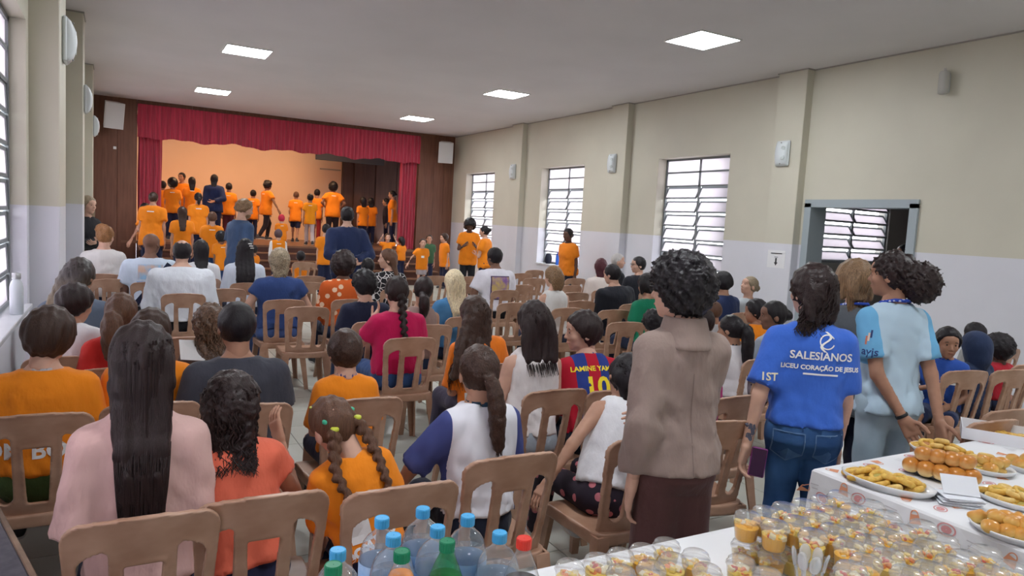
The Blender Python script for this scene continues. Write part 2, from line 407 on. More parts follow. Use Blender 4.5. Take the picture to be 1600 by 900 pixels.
# LED ceiling panels
M_LED = mat('led_diffuser', (.9, .9, .9), .5, emit=(.93, .97, 1.0), estr=PANEL_L)
where = {(5.9, 6.41): 'nearest and largest of the square panels in view', (5.9, 11.2): 'middle one of the right row', (5.9, 15.45): 'farthest one of the right row near the speaker', (1.6, 11.05): 'nearer one of the left row', (1.6, 15.3): 'farther one of the left row near the stage'}
for (x, y) in list(where)+[(1.6, 6.41), (1.6, 1.6), (5.9, 1.6), (1.6, -3.2), (5.9, -3.2)]:
    p = empty('ceiling_light', (x, y, CEIL))
    tag(p, 'square white LED ceiling panel, '+where.get((x, y), 'out of view above or behind the camera'), 'light', 'square LED panels in the ceiling')
    fr = MB()
    for a, b, c, d in ((-.31, .31, -.31, -.295), (-.31, .31, .295, .31), (-.31, -.295, -.295, .295), (.295, .31, -.295, .295)): fr.box(a, b, c, d, -.014, .0)
    fr.build('frame', M_WHITE, p); MB().box(-.296, .296, -.296, .296, -.008, -.001).build('diffuser', M_LED, p)
# ------------------------------------------------------------------ smooth solids: distance fields meshed with surface nets
class Field:
    def __init__(s, lo, hi, r):
        s.r = r; s.lo = np.array(lo, np.float32); n = np.ceil((np.array(hi)-s.lo)/r).astype(int)+2
        s.ax = [(s.lo[i]+r*np.arange(n[i])).astype(np.float32) for i in range(3)]
        s.d = np.full(tuple(n), .5, np.float32)
    def sub(s, lo, hi, m):
        sl = []
        for i in range(3):
            a = int(max(0, math.floor((lo[i]-m-s.lo[i])/s.r))); b = int(min(len(s.ax[i]), math.ceil((hi[i]+m-s.lo[i])/s.r)+1))
            if b-a < 1: return None, None
            sl.append(slice(a, b))
        X = s.ax[0][sl[0]][:, None, None]; Y = s.ax[1][sl[1]][None, :, None]; Z = s.ax[2][sl[2]][None, None, :]
        return tuple(sl), (X, Y, Z)
    def put(s, prim, k=.02):
        fn, lo, hi = prim; sl, g = s.sub(lo, hi, k+2.5*s.r)
        if sl is None: return s
        a = s.d[sl]; b = fn(*g)
        if k > 0:
            h = np.clip(.5+.5*(a-b)/k, 0, 1); s.d[sl] = a+(b-a)*h-k*h*(1-h)
        else: s.d[sl] = np.minimum(a, b)
        return s
    def cut(s, prim, k=.004):
        fn, lo, hi = prim; sl, g = s.sub(lo, hi, k+2.5*s.r)
        if sl is None: return s
        s.d[sl] = np.maximum(s.d[sl], -fn(*g)); return s
    def keep(s, fn):
        X, Y, Z = s.ax[0][:, None, None], s.ax[1][None, :, None], s.ax[2][None, None, :]
        s.d = np.maximum(s.d, fn(X, Y, Z)); return s
    def shift(s, fn):
        near = np.abs(s.d) < .08; X, Y, Z = np.nonzero(near)
        s.d[near] += fn(s.ax[0][X], s.ax[1][Y], s.ax[2][Z]).astype(np.float32); return s
    def mesh(s):
        d = s.d.copy(); d[0] = d[-1] = .1; d[:, 0] = d[:, -1] = .1; d[:, :, 0] = d[:, :, -1] = .1
        ins = d < 0; c = ins.astype(np.int8)
        c = c[:-1]+c[1:]; c = c[:, :-1]+c[:, 1:]; c = c[:, :, :-1]+c[:, :, 1:]
        act = (c > 0) & (c < 8); I = np.argwhere(act)
        if len(I) == 0: return np.zeros((0, 3)), np.zeros((0, 4), int)
        idx = np.full(act.shape, -1, np.int64); idx[act] = np.arange(len(I))
        P = np.zeros((len(I), 3)); N = np.zeros(len(I))
        cor = [(a, b, e) for a in (0, 1) for b in (0, 1) for e in (0, 1)]
        val = {q: d[I[:, 0]+q[0], I[:, 1]+q[1], I[:, 2]+q[2]] for q in cor}
        for q in cor:
            for ax in range(3):
                if q[ax]: continue
                p = list(q); p[ax] = 1; p = tuple(p); va, vb = val[q], val[p]; m = (va < 0) != (vb < 0)
                t = va[m]/(va[m]-vb[m]); e = np.tile(np.array(q, float), (m.sum(), 1)); e[:, ax] += t
                P[m] += e; N[m] += 1
        V = (I+P/N[:, None])*s.r+s.lo
        Fs = []
        for ax in range(3):
            u, w = [(1, 2), (2, 0), (0, 1)][ax]
            a = np.take(ins, range(ins.shape[ax]-1), ax); b = np.take(ins, range(1, ins.shape[ax]), ax)
            E = np.argwhere(a != b)
            if not len(E): continue
            ok = (E[:, u] > 0) & (E[:, w] > 0) & (E[:, u] < ins.shape[u]-1) & (E[:, w] < ins.shape[w]-1); E = E[ok]
            flip = ins[E[:, 0], E[:, 1], E[:, 2]]
            def cell(du, dw):
                Q = E.copy(); Q[:, u] += du; Q[:, w] += dw; return idx[Q[:, 0], Q[:, 1], Q[:, 2]]
            q = np.stack([cell(-1, -1), cell(0, -1), cell(0, 0), cell(-1, 0)], 1); q[~flip] = q[~flip][:, ::-1]
            Fs.append(q)
        Fq = np.concatenate(Fs); Fq = Fq[(Fq >= 0).all(1)]
        return V, Fq
def v3(p): return np.array(p, float)
def seg(a, b, ra, rb, flat=False):
    a, b = v3(a), v3(b); ba = b-a; L2 = ba@ba+1e-12; R = max(ra, rb)
    def fn(X, Y, Z):
        x, y, z = X-a[0], Y-a[1], Z-a[2]; tt = (x*ba[0]+y*ba[1]+z*ba[2])/L2; t = np.clip(tt, 0, 1)
        d = np.sqrt((x-t*ba[0])**2+(y-t*ba[1])**2+(z-t*ba[2])**2)-(ra+(rb-ra)*t)
        if flat: d = np.maximum(d, (tt-1)*math.sqrt(L2))
        return d
    return fn, np.minimum(a, b)-R, np.maximum(a, b)+R
def ell(c, r, R=None):
    c, r = v3(c), v3(r); m = r.max()
    def fn(X, Y, Z):
        x, y, z = X-c[0], Y-c[1], Z-c[2]
        if R is not None: x, y, z = (R[0, i]*x+R[1, i]*y+R[2, i]*z for i in range(3))
        k0 = np.sqrt((x/r[0])**2+(y/r[1])**2+(z/r[2])**2)+1e-6; k1 = np.sqrt((x/r[0]**2)**2+(y/r[1]**2)**2+(z/r[2]**2)**2)+1e-6
        return k0*(k0-1)/k1
    return fn, c-m, c+m
def rbox(c, h, rad):
    c, h = v3(c), v3(h)
    def fn(X, Y, Z):
        q = [np.abs(p-c[i])-h[i]+rad for i, p in enumerate((X, Y, Z))]
        return np.sqrt(sum(np.maximum(p, 0)**2 for p in q))+np.minimum(np.maximum(np.maximum(q[0], q[1]), q[2]), 0)-rad
    return fn, c-h, c+h
def rotz(a): c, s = math.cos(a), math.sin(a); return np.array([[c, -s, 0], [s, c, 0], [0, 0, 1.]])
def rotx(a): c, s = math.cos(a), math.sin(a); return np.array([[1., 0, 0], [0, c, -s], [0, s, c]])
def roty(a): c, s = math.cos(a), math.sin(a); return np.array([[c, 0, s], [0, 1., 0], [-s, 0, c]])

# ------------------------------------------------------------------ the brown moulded chair
def chair_plastic():
    m = mat('brown_moulded_plastic', (.34, .185, .118), .36, c2=(.45, .275, .19), vscale=7, stretch=(1, 1, 1.6), bump=.04, bscale=25, spec=.5)
    return m
M_CHAIR = chair_plastic()
def chair_back():
    f = Field((-.24, -.33, .40), (.24, -.12, .90), .0058)
    def fn(X, Y, Z):
        w = .170+.030*(Z-.44)/.43
        # rounded outline: sides and an arched top
        r = .050; qx = np.abs(X)-(w-r); qz = (Z-(.872-r-.55*X*X))
        top = np.sqrt(np.maximum(qx, 0)**2+np.maximum(qz, 0)**2)+np.minimum(np.maximum(qx, qz), 0)-r
        F = np.maximum(top, .41-Z)
        a = np.abs(X)
        # centre opening and two arched side openings
        h1 = np.maximum(a-(.036+.012*(Z-.5)/.25), np.abs(Z-.612)-.118); h1 = h1-0*a
        cx, hw = .108+.016*(Z-.5)/.28, .028+.012*(Z-.5)/.28
        q1, q2 = np.abs(a-cx)-hw+.03, np.maximum(Z-.775-(-.5*(a-.112)), .495-Z)+.03
        h2 = np.sqrt(np.maximum(q1, 0)**2+np.maximum(q2, 0)**2)+np.minimum(np.maximum(q1, q2), 0)-.03
        F = np.maximum(F, -np.minimum(h1, h2))
        yb = -.183-(Z-.44)*.20+1.0*X*X
        t = .0085+.004*np.exp(-(F/.010)**2)
        return np.maximum(F, np.abs(Y-yb)-t)
    f.d = fn(f.ax[0][:, None, None], f.ax[1][None, :, None], f.ax[2][None, None, :]).astype(np.float32)
    return f.mesh()
def chair_seat():
    f = Field((-.25, -.26, .36), (.25, .27, .50), .0075)
    def fn(X, Y, Z):
        w = .195+.02*np.clip((Y+.2)/.4, 0, 1); r = .06
        qx, qy = np.abs(X)-(w-r), np.abs(Y-.01)-(.215-r)
        F = np.sqrt(np.maximum(qx, 0)**2+np.maximum(qy, 0)**2)+np.minimum(np.maximum(qx, qy), 0)-r
        top = .452-.014*np.exp(-((X/.15)**2+((Y+.02)/.15)**2))-.022*np.clip((Y-.13)/.1, 0, 1)**2
        slab = np.maximum(Z-top, top-.013-Z)
        skirt = np.maximum(np.maximum(-(F+.011), Z-top), .395-Z+.03*np.cos(X*9)*0)
        return np.maximum(F, np.minimum(slab, skirt))
    f.d = fn(f.ax[0][:, None, None], f.ax[1][None, :, None], f.ax[2][None, None, :]).astype(np.float32)
    return f.mesh()
def chair_leg(sx, front):
    # an angle-section leg, tapering and splaying to the floor
    mb = MB(); y0, y1 = (.185, .235) if front else (-.185, -.265); x0, x1 = .17, .205
    rings = []
    for z, t in ((.44, 0), (.30, .3), (.15, .66), (0, 1)):
        w = .062-.026*t; d = .056-.022*t; th = .011
        ox = sx*(x0+.03+(x1-x0)*t); oy = y0+(y1-y0)*t+(.02 if front else -.02)*(1-t); sy = -1 if front else 1
        pts = [(0, 0), (-sx*w, 0), (-sx*w, sy*th), (-sx*th, sy*th), (-sx*th, sy*d), (0, sy*d)]
        rings.append([(ox+a, oy+b, z) for a, b in pts])
    v = [p for r in rings for p in r]; n = 6; f = []
    for j in range(3):
        for i in range(n): f.append((j*n+i, j*n+(i+1) % n, (j+1)*n+(i+1) % n, (j+1)*n+i))
    f.append((0, 1, 2, 3)); f.append((0, 3, 4, 5)); o = 3*n; f.append((o, o+3, o+2, o+1)); f.append((o, o+5, o+4, o+3))
    return mb.add(v, f).me('leg', M_CHAIR)
_cb = mesh('backrest', *chair_back(), M_CHAIR, True); _cs = mesh('seat', *chair_seat(), M_CHAIR, True)
_cl = [chair_leg(s, fr) for s in (-1, 1) for fr in (0, 1)]
CHAIRS = []
def chair(x, y, rz, label, group='brown plastic chairs set out in the hall', spare=False):
    if spare and any(math.hypot(x-a, y-b) < .385 for a, b in CHAIRS): return None
    e = tag(empty('plastic_chair', (x, y, 0), rz), label, 'chair', group)
    obj('backrest', _cb, e); obj('seat', _cs, e)
    for l in _cl: obj('leg', l, e)
    CHAIRS.append((x, y))
    return e
# ------------------------------------------------------------------ people
def skin_mat(c): return mat('skin', c, .55, var=.08, vscale=14, spec=.35, sss=.0)
SKIN = {'l': (.60, .36, .27), 'm': (.46, .25, .17), 't': (.36, .185, .12), 'b': (.20, .098, .065), 'd': (.11, .052, .036)}
HAIRC = {'k': (.010, .008, .010), 'kb': (.017, .0095, .0095), 'db': (.036, .019, .014), 'br': (.085, .042, .026), 'gb': (.13, .078, .042), 'bl': (.46, .36, .24), 'db2': (.16, .125, .085), 'red': (.055, .014, .020), 'gr': (.36, .34, .33), 'or': (.22, .105, .045), 'mix': (.075, .045, .030)}
def hair_mat(k, curly=False):
    c = HAIRC[k]; c2 = tuple(min(1, x*(2.4 if k in ('mix', 'bl', 'db2', 'gb') else 1.7)) for x in c)
    st = (120, 120, 90) if curly else (260, 260, 7)
    m = mat('hair_'+k+('_curly' if curly else ''), c, .38, c2=c2, vscale=1.0, stretch=st, bump=.8, bscale=1.3, spec=.26, bdist=.003)
    return m
def cloth(c, pat=None, c2=None, sc=1.0):
    if pat is None: return mat('cotton', c, .85, var=.05, vscale=5, bump=.6, bscale=10, spec=.2, sheen=.1, bdist=.03, stretch=(1, 1, .55), bdet=4.0)
    key = ('cloth', pat, str(c), str(c2), sc)
    if key in MATS: return MATS[key]
    m = bpy.data.materials.new('cloth_'+pat); m.use_nodes = True; nt = m.node_tree; b = nt.nodes['Principled BSDF']
    b.inputs['Roughness'].default_value = .85; b.inputs['Specular IOR Level'].default_value = .2
    tc = node(nt, 'ShaderNodeTexCoord'); r = node(nt, 'ShaderNodeValToRGB'); r.color_ramp.interpolation = 'CONSTANT' if pat != 'denim' else 'LINEAR'; e = r.color_ramp.elements
    e[0].color = (*c, 1); e[1].color = (*c2, 1)
    if pat == 'stripe':
        s = node(nt, 'ShaderNodeSeparateXYZ'); nt.links.new(tc.outputs['Object'], s.inputs[0])
        w = node(nt, 'ShaderNodeMath', operation='MULTIPLY_ADD'); w.inputs[1].default_value = sc; w.inputs[2].default_value = 20.30; nt.links.new(s.outputs['X'], w.inputs[0])
        q = node(nt, 'ShaderNodeMath', operation='FRACT'); nt.links.new(w.outputs[0], q.inputs[0]); fac = q.outputs[0]; e[1].position = .5
    elif pat == 'raglan':
        s = node(nt, 'ShaderNodeSeparateXYZ'); nt.links.new(tc.outputs['Object'], s.inputs[0])
        q = node(nt, 'ShaderNodeMath', operation='ABSOLUTE'); nt.links.new(s.outputs['X'], q.inputs[0])
        g1 = node(nt, 'ShaderNodeMath', operation='GREATER_THAN'); g1.inputs[1].default_value = sc[0]; nt.links.new(q.outputs[0], g1.inputs[0])
        g2 = node(nt, 'ShaderNodeMath', operation='GREATER_THAN'); g2.inputs[1].default_value = sc[1]; nt.links.new(s.outputs['Z'], g2.inputs[0])
        g3 = node(nt, 'ShaderNodeMath', operation='MULTIPLY'); nt.links.new(g1.outputs[0], g3.inputs[0]); nt.links.new(g2.outputs[0], g3.inputs[1]); fac = g3.outputs[0]; e[1].position = .5
    elif pat == 'blobs':
        w = node(nt, 'ShaderNodeTexVoronoi', Scale=sc); w.inputs['Randomness'].default_value = .8; nt.links.new(tc.outputs['Object'], w.inputs['Vector']); fac = w.outputs['Distance']; e[1].position = .32
        e[0].color = (*c2, 1); e[1].color = (*c, 1)
    elif pat == 'lines':
        w = node(nt, 'ShaderNodeTexVoronoi', Scale=sc); w.feature = 'DISTANCE_TO_EDGE'; nt.links.new(tc.outputs['Object'], w.inputs['Vector']); fac = w.outputs['Distance']; e[1].position = .05
        e[0].color = (*c2, 1); e[1].color = (*c, 1)
    else:
        w = node(nt, 'ShaderNodeTexNoise', Scale=sc, Detail=4.0); nt.links.new(tc.outputs['Object'], w.inputs['Vector']); fac = w.outputs['Fac']; e[0].position = .35; e[1].position = .7
    nt.links.new(fac, r.inputs['Fac']); nt.links.new(r.outputs['Color'], b.inputs['Base Color'])
    MATS[key] = m; return m

def head_proto(kind, r):
    # head facing +Y, 0.225 m from chin to crown, centred on its own middle
    jw = {'m': 1.06, 'f': .96, 'c': .98}[kind]; f = Field((-.11, -.13, -.155), (.11, .145, .13), r)
    f.put(ell((0, -.012, .030), (.0745, .096, .083)), 0).put(ell((0, .020, -.020), (.062*jw, .072, .075)), .03)
    f.put(ell((0, .040, -.072), (.040*jw, .044, .038)), .03)                    # jaw and chin
    f.put(ell((0, .060, -.098), (.019, .018, .013)), .015)
    f.put(ell((0, .068, .040), (.052, .022, .030)), .02)                        # forehead
    for s in (-1, 1):
        f.put(ell((s*.036, .060, -.030), (.022, .020, .019)), .018)            # cheek
        f.put(ell((s*.030, .078, .021), (.022, .009, .007)), .010)             # brow
        f.put(ell((s*.078, -.006, -.012), (.009, .020, .032), roty(-s*.22) @ rotx(-.25)), .006)
        f.cut(ell((s*.031, .094, .002), (.016, .014, .010)))
        f.put(ell((s*.031, .074, .001), (.014, .012, .011)), .006)             # lids
        f.put(ell((s*.011, .088, -.036), (.009, .009, .007)), .008)            # nostrils
    f.put(seg((0, .080, .010), (0, .103, -.030), .0075, .0105), .008)          # nose
    f.put(ell((0, .083, -.060), (.023, .010, .0055)), .006).put(ell((0, .081, -.069), (.020, .010, .006)), .005)
    f.put(seg((0, -.022, -.06), (0, -.030, -.16), .052, .052), .03)            # top of the neck
    return f.mesh()
HEADS = {}
def head_mesh(kind, fine):
    k = (kind, fine)
    if k not in HEADS: HEADS[k] = head_proto(kind, .0052 if fine else .0095)
    return HEADS[k]
def hand_proto(curl, r):
    # right hand: wrist at the origin, fingers along +X, thumb on the +Y side, palm towards -Z
    f = Field((-.045, -.075, -.115), (.205, .10, .055), r)
    f.put(seg((-.03, 0, 0), (.012, 0, 0), .026, .024), 0)
    for y in (-.026, -.009, .009, .026): f.put(seg((.012, y*.75, 0), (.088, y*1.12, 0), .0150, .0125), .014)
    L = {.031: (.040, .026, .020), .0105: (.045, .029, .021), -.0105: (.041, .027, .020), -.031: (.032, .021, .018)}
    for y, ls in L.items():
        p = np.array([.088, y, 0.]); a = curl*.5; rad = .0092
        for l in ls:
            q = p+l*np.array([math.cos(a), y*.9, -math.sin(a)]); f.put(seg(p, q, rad, rad-.0012), .004); p = q; a += curl; rad -= .0010
    p = np.array([.022, .024, -.004])
    for l, d in ((.045, (.62, .72, -.30)), (.033, (.85, .40, -.35-.2*curl)), (.026, (.93, .12, -.3-.4*curl))):
        d = v3(d)/np.linalg.norm(d); q = p+l*d; f.put(seg(p, q, .0125 if l > .04 else .0105, .0102), .007); p = q
    f.put(ell((.040, .016, -.010), (.030, .018, .013)), .012)
    return f.mesh()
HANDS = {}
def hand_mesh(curl, fine):
    k = (curl, fine)
    if k not in HANDS: HANDS[k] = hand_proto(curl, .0042 if fine else .0085)
    return HANDS[k]
_shoe = {}
def shoe_mesh(m):
    if m.name not in _shoe:
        f = Field((-.06, -.10, -.01), (.06, .21, .13), .009)
        f.put(ell((0, .10, .035), (.046, .095, .042)), 0).put(ell((0, -.02, .045), (.040, .060, .055)), .03).put(seg((0, -.02, .05), (0, -.025, .10), .036, .038), .02)
        f.keep(lambda X, Y, Z: .0-Z)
        v, q = f.mesh(); me = mesh('shoe', v, q, m, True); _shoe[m.name] = me
        s = Field((-.06, -.10, -.012), (.06, .21, .03), .009); s.put(ell((0, .055, .008), (.050, .140, .016)), 0)
        me2 = mesh('sole', *s.mesh(), mat('pale_sole', (.62, .60, .58), .7), True); _shoe[m.name] = (me, me2)
    return _shoe[m.name]
_eye = {}
def eye_meshes():
    if not _eye:
        v, f = MB().lathe([(1e-4, -1)]+[(math.cos(a), math.sin(a)) for a in np.linspace(-1.3, 1.3, 7)]+[(1e-4, 1)], 10).v, None
        mb = MB().lathe([(.0004, -.0105)]+[(.0105*math.cos(a), .0105*math.sin(a)) for a in np.linspace(-1.3, 1.3, 7)]+[(.0004, .0105)], 12)
        _eye['ball'] = mb.me('eye', mat('eye_white', (.72, .70, .68), .25), True)
        ib = MB().lathe([(.0066, -.001), (.0058, .0012), (.0004, .0020)], 12); _eye['iris'] = ib.me('iris', mat('dark_iris', (.03, .018, .012), .15), True)
    return _eye
PIDX = [0]
def text_geo(txt, size, bold=0.0, sub=0):
    cu = bpy.data.curves.new('lettering', 'FONT'); cu.body = txt; cu.size = size; cu.align_x = 'CENTER'; cu.align_y = 'CENTER'; cu.offset = bold; cu.resolution_u = 3
    o = bpy.data.objects.new('lettering', cu); COL.objects.link(o); bpy.context.view_layer.update()
    me = bpy.data.meshes.new_from_object(o.evaluated_get(bpy.context.evaluated_depsgraph_get()))
    v = [tuple(p.co[:2]) for p in me.vertices]; f = [tuple(p.vertices) for p in me.polygons]
    COL.objects.unlink(o); bpy.data.objects.remove(o); bpy.data.curves.remove(cu); bpy.data.meshes.remove(me)
    return v, f
def rect_geo(w, h, nx=6, ny=4):
    v = [(-w/2+w*i/nx, -h/2+h*j/ny) for j in range(ny+1) for i in range(nx+1)]
    f = [(j*(nx+1)+i, j*(nx+1)+i+1, (j+1)*(nx+1)+i+1, (j+1)*(nx+1)+i) for j in range(ny) for i in range(nx)]
    return v, f
def ring_geo(rx, ry, t, n=24, a0=0, a1=6.2832):
    v = []; f = []
    for i in range(n+1):
        a = a0+(a1-a0)*i/n
        for k in (1, 1-t): v.append((rx*k*math.cos(a), ry*k*math.sin(a)))
    for i in range(n): f.append((2*i, 2*i+1, 2*i+3, 2*i+2))
    return v, f
def print_on(shirt, geo, origin, right, up, m, eps=.003, name='print', arch=0.0):
    # cast flat artwork onto the shirt from outside, along the normal of its plane
    right, up = v3(right), v3(up); right /= np.linalg.norm(right); up = up-(up@right)*right; up /= np.linalg.norm(up)
    nrm = np.cross(right, up); me = shirt.data
    if 'bvh' not in BV or BV['bvh'][0] != me.name:
        BV['bvh'] = (me.name, BVHTree.FromPolygons([tuple(v.co) for v in me.vertices], [tuple(p.vertices) for p in me.polygons]))
    bvh = BV['bvh'][1]; out = []; last = None
    for x, y in geo[0]:
        y = y+arch*(x*x)
        p = v3(origin)+right*x+up*y; h = bvh.ray_cast(Vector(p+nrm*.35), Vector(-nrm), .7)
        if h[0] is None: q = p if last is None else p-nrm*((p-last)@nrm)
        else: q = np.array(h[0])+nrm*eps; last = q
        out.append(q)
    return obj(name, mesh(name, out, geo[1], m), shirt)
BV = {}
ARMS = {'down': ((.13, -.06, -1), (.03, .16, -1)), 'lap': ((.20, .16, -1), (-.38, .90, -.18)), 'behind': ((.26, -.38, -.9), (-.80, -.38, -.30)),
        'cross': ((.22, .28, -.95), (-.92, .42, .12)), 'head': ((.75, .45, .10), (-.55, -.12, .85)), 'walkf': ((.16, .38, -.9), (.05, .5, -.85)),
        'walkb': ((.20, -.42, -.9), (.10, -.20, -.97)), 'hip': ((.55, -.35, -.75), (-.55, .45, -.55)), 'knee': ((.16, .45, -.85), (.0, .75, -.62)),
        'face': ((.25, .60, -.75), (-.45, .25, .85)), 'phone': ((.22, .18, -.95), (-.35, .85, .40)), 'out': ((.62, .10, -.75), (.5, .25, -.8)), 'chairb': ((.5, -.25, -.8), (.1, -.7, .1))}

def person(label, px, top, Y=None, D=None, X=None, sit=True, base=0.0, rz=0.0, sex='f', wide=1.0, lean=4, side=0, twist=0, head=(0, 0, 0), arms=('lap', 'lap'),
           legs=None, skin='m', hair=('long', 'k'), top_=('tee', (.8, .3, 0)), bottom=('trousers', (.02, .03, .07)), shoes=(.05, .05, .06), face=False, chairlab=None, detail=1.0, curl=.35, group='people in the hall', hpad=None, seatback=0.0, arm_thumb=None):
    # where: the crown is seen at (px, top) at hall distance Y (or camera depth D / wall distance X)
    P = at_y(px, top, Y) if Y is not None else (at_d(px, top, D) if D is not None else at_x(px, top, X))
    dist = depth_of(P); rz = math.radians(rz)
    hp = hpad if hpad is not None else {'afro': .07, 'curly': .035, 'bald': .0, 'buzz': .006, 'cap': .02, 'hood': .03, 'updo': .05, 'fringe': .004}.get(hair[0], .016)
    h = ((P[2]-hp-.45)/.525) if sit else (P[2]-hp-base)
    h = min(max(h, .95), 1.95)
    for it in range(4):
        S = skel(h, sit, base, lean, side, twist, head, arms, legs, sex, wide)
        err = P[2]-hp-(0 if sit else base)-S['crown'][2]; h = min(max(h+err/(.525 if sit else 1.0), .9), 2.0)
    S = skel(h, sit, base, lean, side, twist, head, arms, legs, sex, wide)
    c = rotz(rz) @ S['head']; loc = (P[0]-c[0], P[1]-c[1], base if not sit else 0.0)
    root = tag(empty('person', loc, rz), label, 'person', group)
    s, T, R, pel = S['s'], S['T'], S['Rt'], S['pel']
    r = (.0125 if dist < 3.1 else .0155 if dist < 4.6 else .019 if dist < 7 else .024 if dist < 11 else .030)/detail
    fine = dist < 2.9 or face; hfine = dist < 4.0
    rng = np.random.RandomState(PIDX[0]*7+3); PIDX[0] += 1
    A = S['A']; legp = S['L']; zb = 0.0
    lo = np.min([*[p for a in A.values() for p in a], *[p for a in legp.values() for p in a], pel, S['neck']], 0)-.17*s-.03
    hi = np.max([*[p for a in A.values() for p in a], *[p for a in legp.values() for p in a], pel, S['neck']], 0)+.17*s+.03
    tb = torso_table(sex, s, T, wide)
    # --- body: one skin surface
    f = Field(lo, hi, r*1.25); f.put(torso(pel, R, tb, -.006*s, T), .0)
    f.put(seg(S['neck']-R[:, 2]*.03*s, S['head']-S['Rh'][:, 2]*.06*s-S['Rh'][:, 1]*.02*s, .056*s*S['nk'], .050*s*S['nk']), .03)
    for sd, (sh, el, wr) in A.items():
        aw = (.047 if sex != 'm' else .052)*s*wide**.5
        f.put(seg(sh, el, aw, aw*.78), .03).put(seg(el, wr, aw*.80, aw*.56), .012)
    for sd, (hp_, kn, an) in legp.items():
        f.put(seg(hp_, kn, .080*s*wide, .052*s*wide**.5), .03).put(seg(kn, an, .052*s*wide**.5, .036*s), .012)
        f.put(seg(an, an+S['foot'][sd]*.14*s-np.array([0, 0, .03*s]), .035*s, .030*s), .01)
    V, Q = f.mesh()
    hv, hq = head_mesh(sex, fine); hs = S['hh']/.225
    parts_v = [V, (hv*hs) @ S['Rh'].T+S['head']]; parts_q = [Q, hq+len(V)]; n = len(V)+len(hv)
    for sd, (sh, el, wr) in A.items():
        d = wr-el; d /= np.linalg.norm(d); g = 1 if sd == 'R' else -1
        th = (arm_thumb or {}).get(sd) or (-.35*g, .8, .45)
        cu = curl if not isinstance(curl, dict) else curl.get(sd, .35)
        mv, mq = hand_mesh(cu, hfine); ms = s*.98 if h > 1.4 else s*1.02
        t = v3(th); t = t-(t@d)*d; t /= np.linalg.norm(t); B = np.stack([d, t*1.0, np.cross(d, t)], 1)
        if sd == 'L': B = np.stack([d, t, -np.cross(d, t)], 1); mq = mq[:, ::-1]
        parts_v.append((mv*ms) @ B.T+wr); parts_q.append(mq+n); n += len(mv)
    sk = skin_mat(SKIN[skin])
    obj('body', mesh('body', np.concatenate(parts_v), np.concatenate(parts_q), sk, True), root)
    # --- clothes
    tt, tc = top_[0], top_[1]; opt = top_[2] if len(top_) > 2 else {}
    mt = tc if not isinstance(tc, tuple) else cloth(tc)
    loose = opt.get('loose', .55); infl = opt.get('t', .014)*s+.28*r
    hem = opt.get('hem', -.20 if not sit else .05)*T
    f = Field(lo, hi, r); tb2 = [(w, rx+infl+loose*max(0, opt.get('hip', .165)*s*wide-rx)*(1 if w < .75*T else 0), ry+infl+loose*.5*max(0, .115*s*wide-ry)*(1 if w < .75*T else 0), yo) for w, rx, ry, yo in tb]
    f.put(torso(pel, R, tb2, 0, T, hem=hem, top=1.05), 0)
    sl = {'tee': (.62, 0), 'tank': (0, 0), 'long': (1, .93), 'cap': (.38, 0), 'jacket': (1, .95), 'half': (1, .1)}[tt]; sl = opt.get('sleeve', sl)
    for sd, (sh, el, wr) in A.items():
        aw = (.047 if sex != 'm' else .052)*s*wide**.5+infl*1.15
        if sl[0] > 0: f.put(seg(sh, sh+(el-sh)*sl[0], aw*1.06, aw*(1.10 if sl[1] == 0 else .92), flat=(sl[1] == 0)), .028)
        if sl[1] > 0: f.put(seg(el, el+(wr-el)*sl[1], aw*.95, aw*.78, flat=True), .015)
        if tt == 'tank': f.cut(seg(sh+R @ v3((.03*s*(1 if sd == 'R' else -1), 0, .03*s)), el, .060*s, .05*s))
    K = rng.uniform(-1, 1, (6, 3)); K /= np.linalg.norm(K, axis=1)[:, None]; K[:, 2] *= .55; ph = rng.uniform(0, 6.3, 6); fr = rng.uniform(24, 55, 6)/max(s, .7)
    amp = opt.get('fold', .0055)*s
    def folds(x, y, z):
        o = 0; wx = .05*np.sin(9*z+ph[0])+.04*np.sin(13*x+ph[1])
        for i in range(6): o = o+np.abs(np.sin(fr[i]*(K[i, 0]*x+K[i, 1]*y+K[i, 2]*z+wx)+ph[i]))-.6
        if r < .02:
            for i in range(3): o = o+.45*(np.abs(np.sin(2.3*fr[i]*(K[i, 1]*x+K[i, 0]*y+.8*K[i, 2]*z+1.4*wx)+ph[i-2]))**.7-.65)
        low = np.clip(1.25-(z-pel[2])/(T+1e-6), .25, 1.2)
        return -amp*o*low
    f.shift(folds)
    if hem > tb[0][0]: f.keep(lambda X, Y, Z: hem-((X-pel[0])*R[0, 2]+(Y-pel[1])*R[1, 2]+(Z-pel[2])*R[2, 2])-(0 if hem > -.3*T else .0))
    nk = seg(S['neck']-R[:, 2]*.01*s, S['neck']+R[:, 2]*.3, .060*s*S['nk']+opt.get('neck', 0)*s, .085*s+opt.get('neck', 0)*s); f.cut(nk)
    nm = {'tee': 'shirt', 'tank': 'sleeveless_top', 'long': 'shirt', 'cap': 'blouse', 'jacket': 'jacket', 'half': 'shirt'}[tt]
    shirt = obj(nm, mesh(nm, *f.mesh(), mt, True), root)
    if opt.get('collar'):
        fc = Field(S['neck']-.2, S['neck']+.2, min(r, .011)); cc = S['neck']+R[:, 2]*.006*s
        fc.put(seg(cc-R[:, 2]*.016*s, cc+R[:, 2]*.026*s, .072*s*S['nk'], .066*s*S['nk']), 0).cut(seg(cc-R[:, 2]*.1, cc+R[:, 2]*.1, .057*s*S['nk'], .057*s*S['nk'])); fc.keep(lambda X, Y, Z: np.abs((X-cc[0])*R[0, 2]+(Y-cc[1])*R[1, 2]+(Z-cc[2])*R[2, 2])-.022*s)
        cv = fc.mesh()
        if len(cv[0]): obj('collar', mesh('collar', *cv, cloth(opt['collar']), True), shirt)
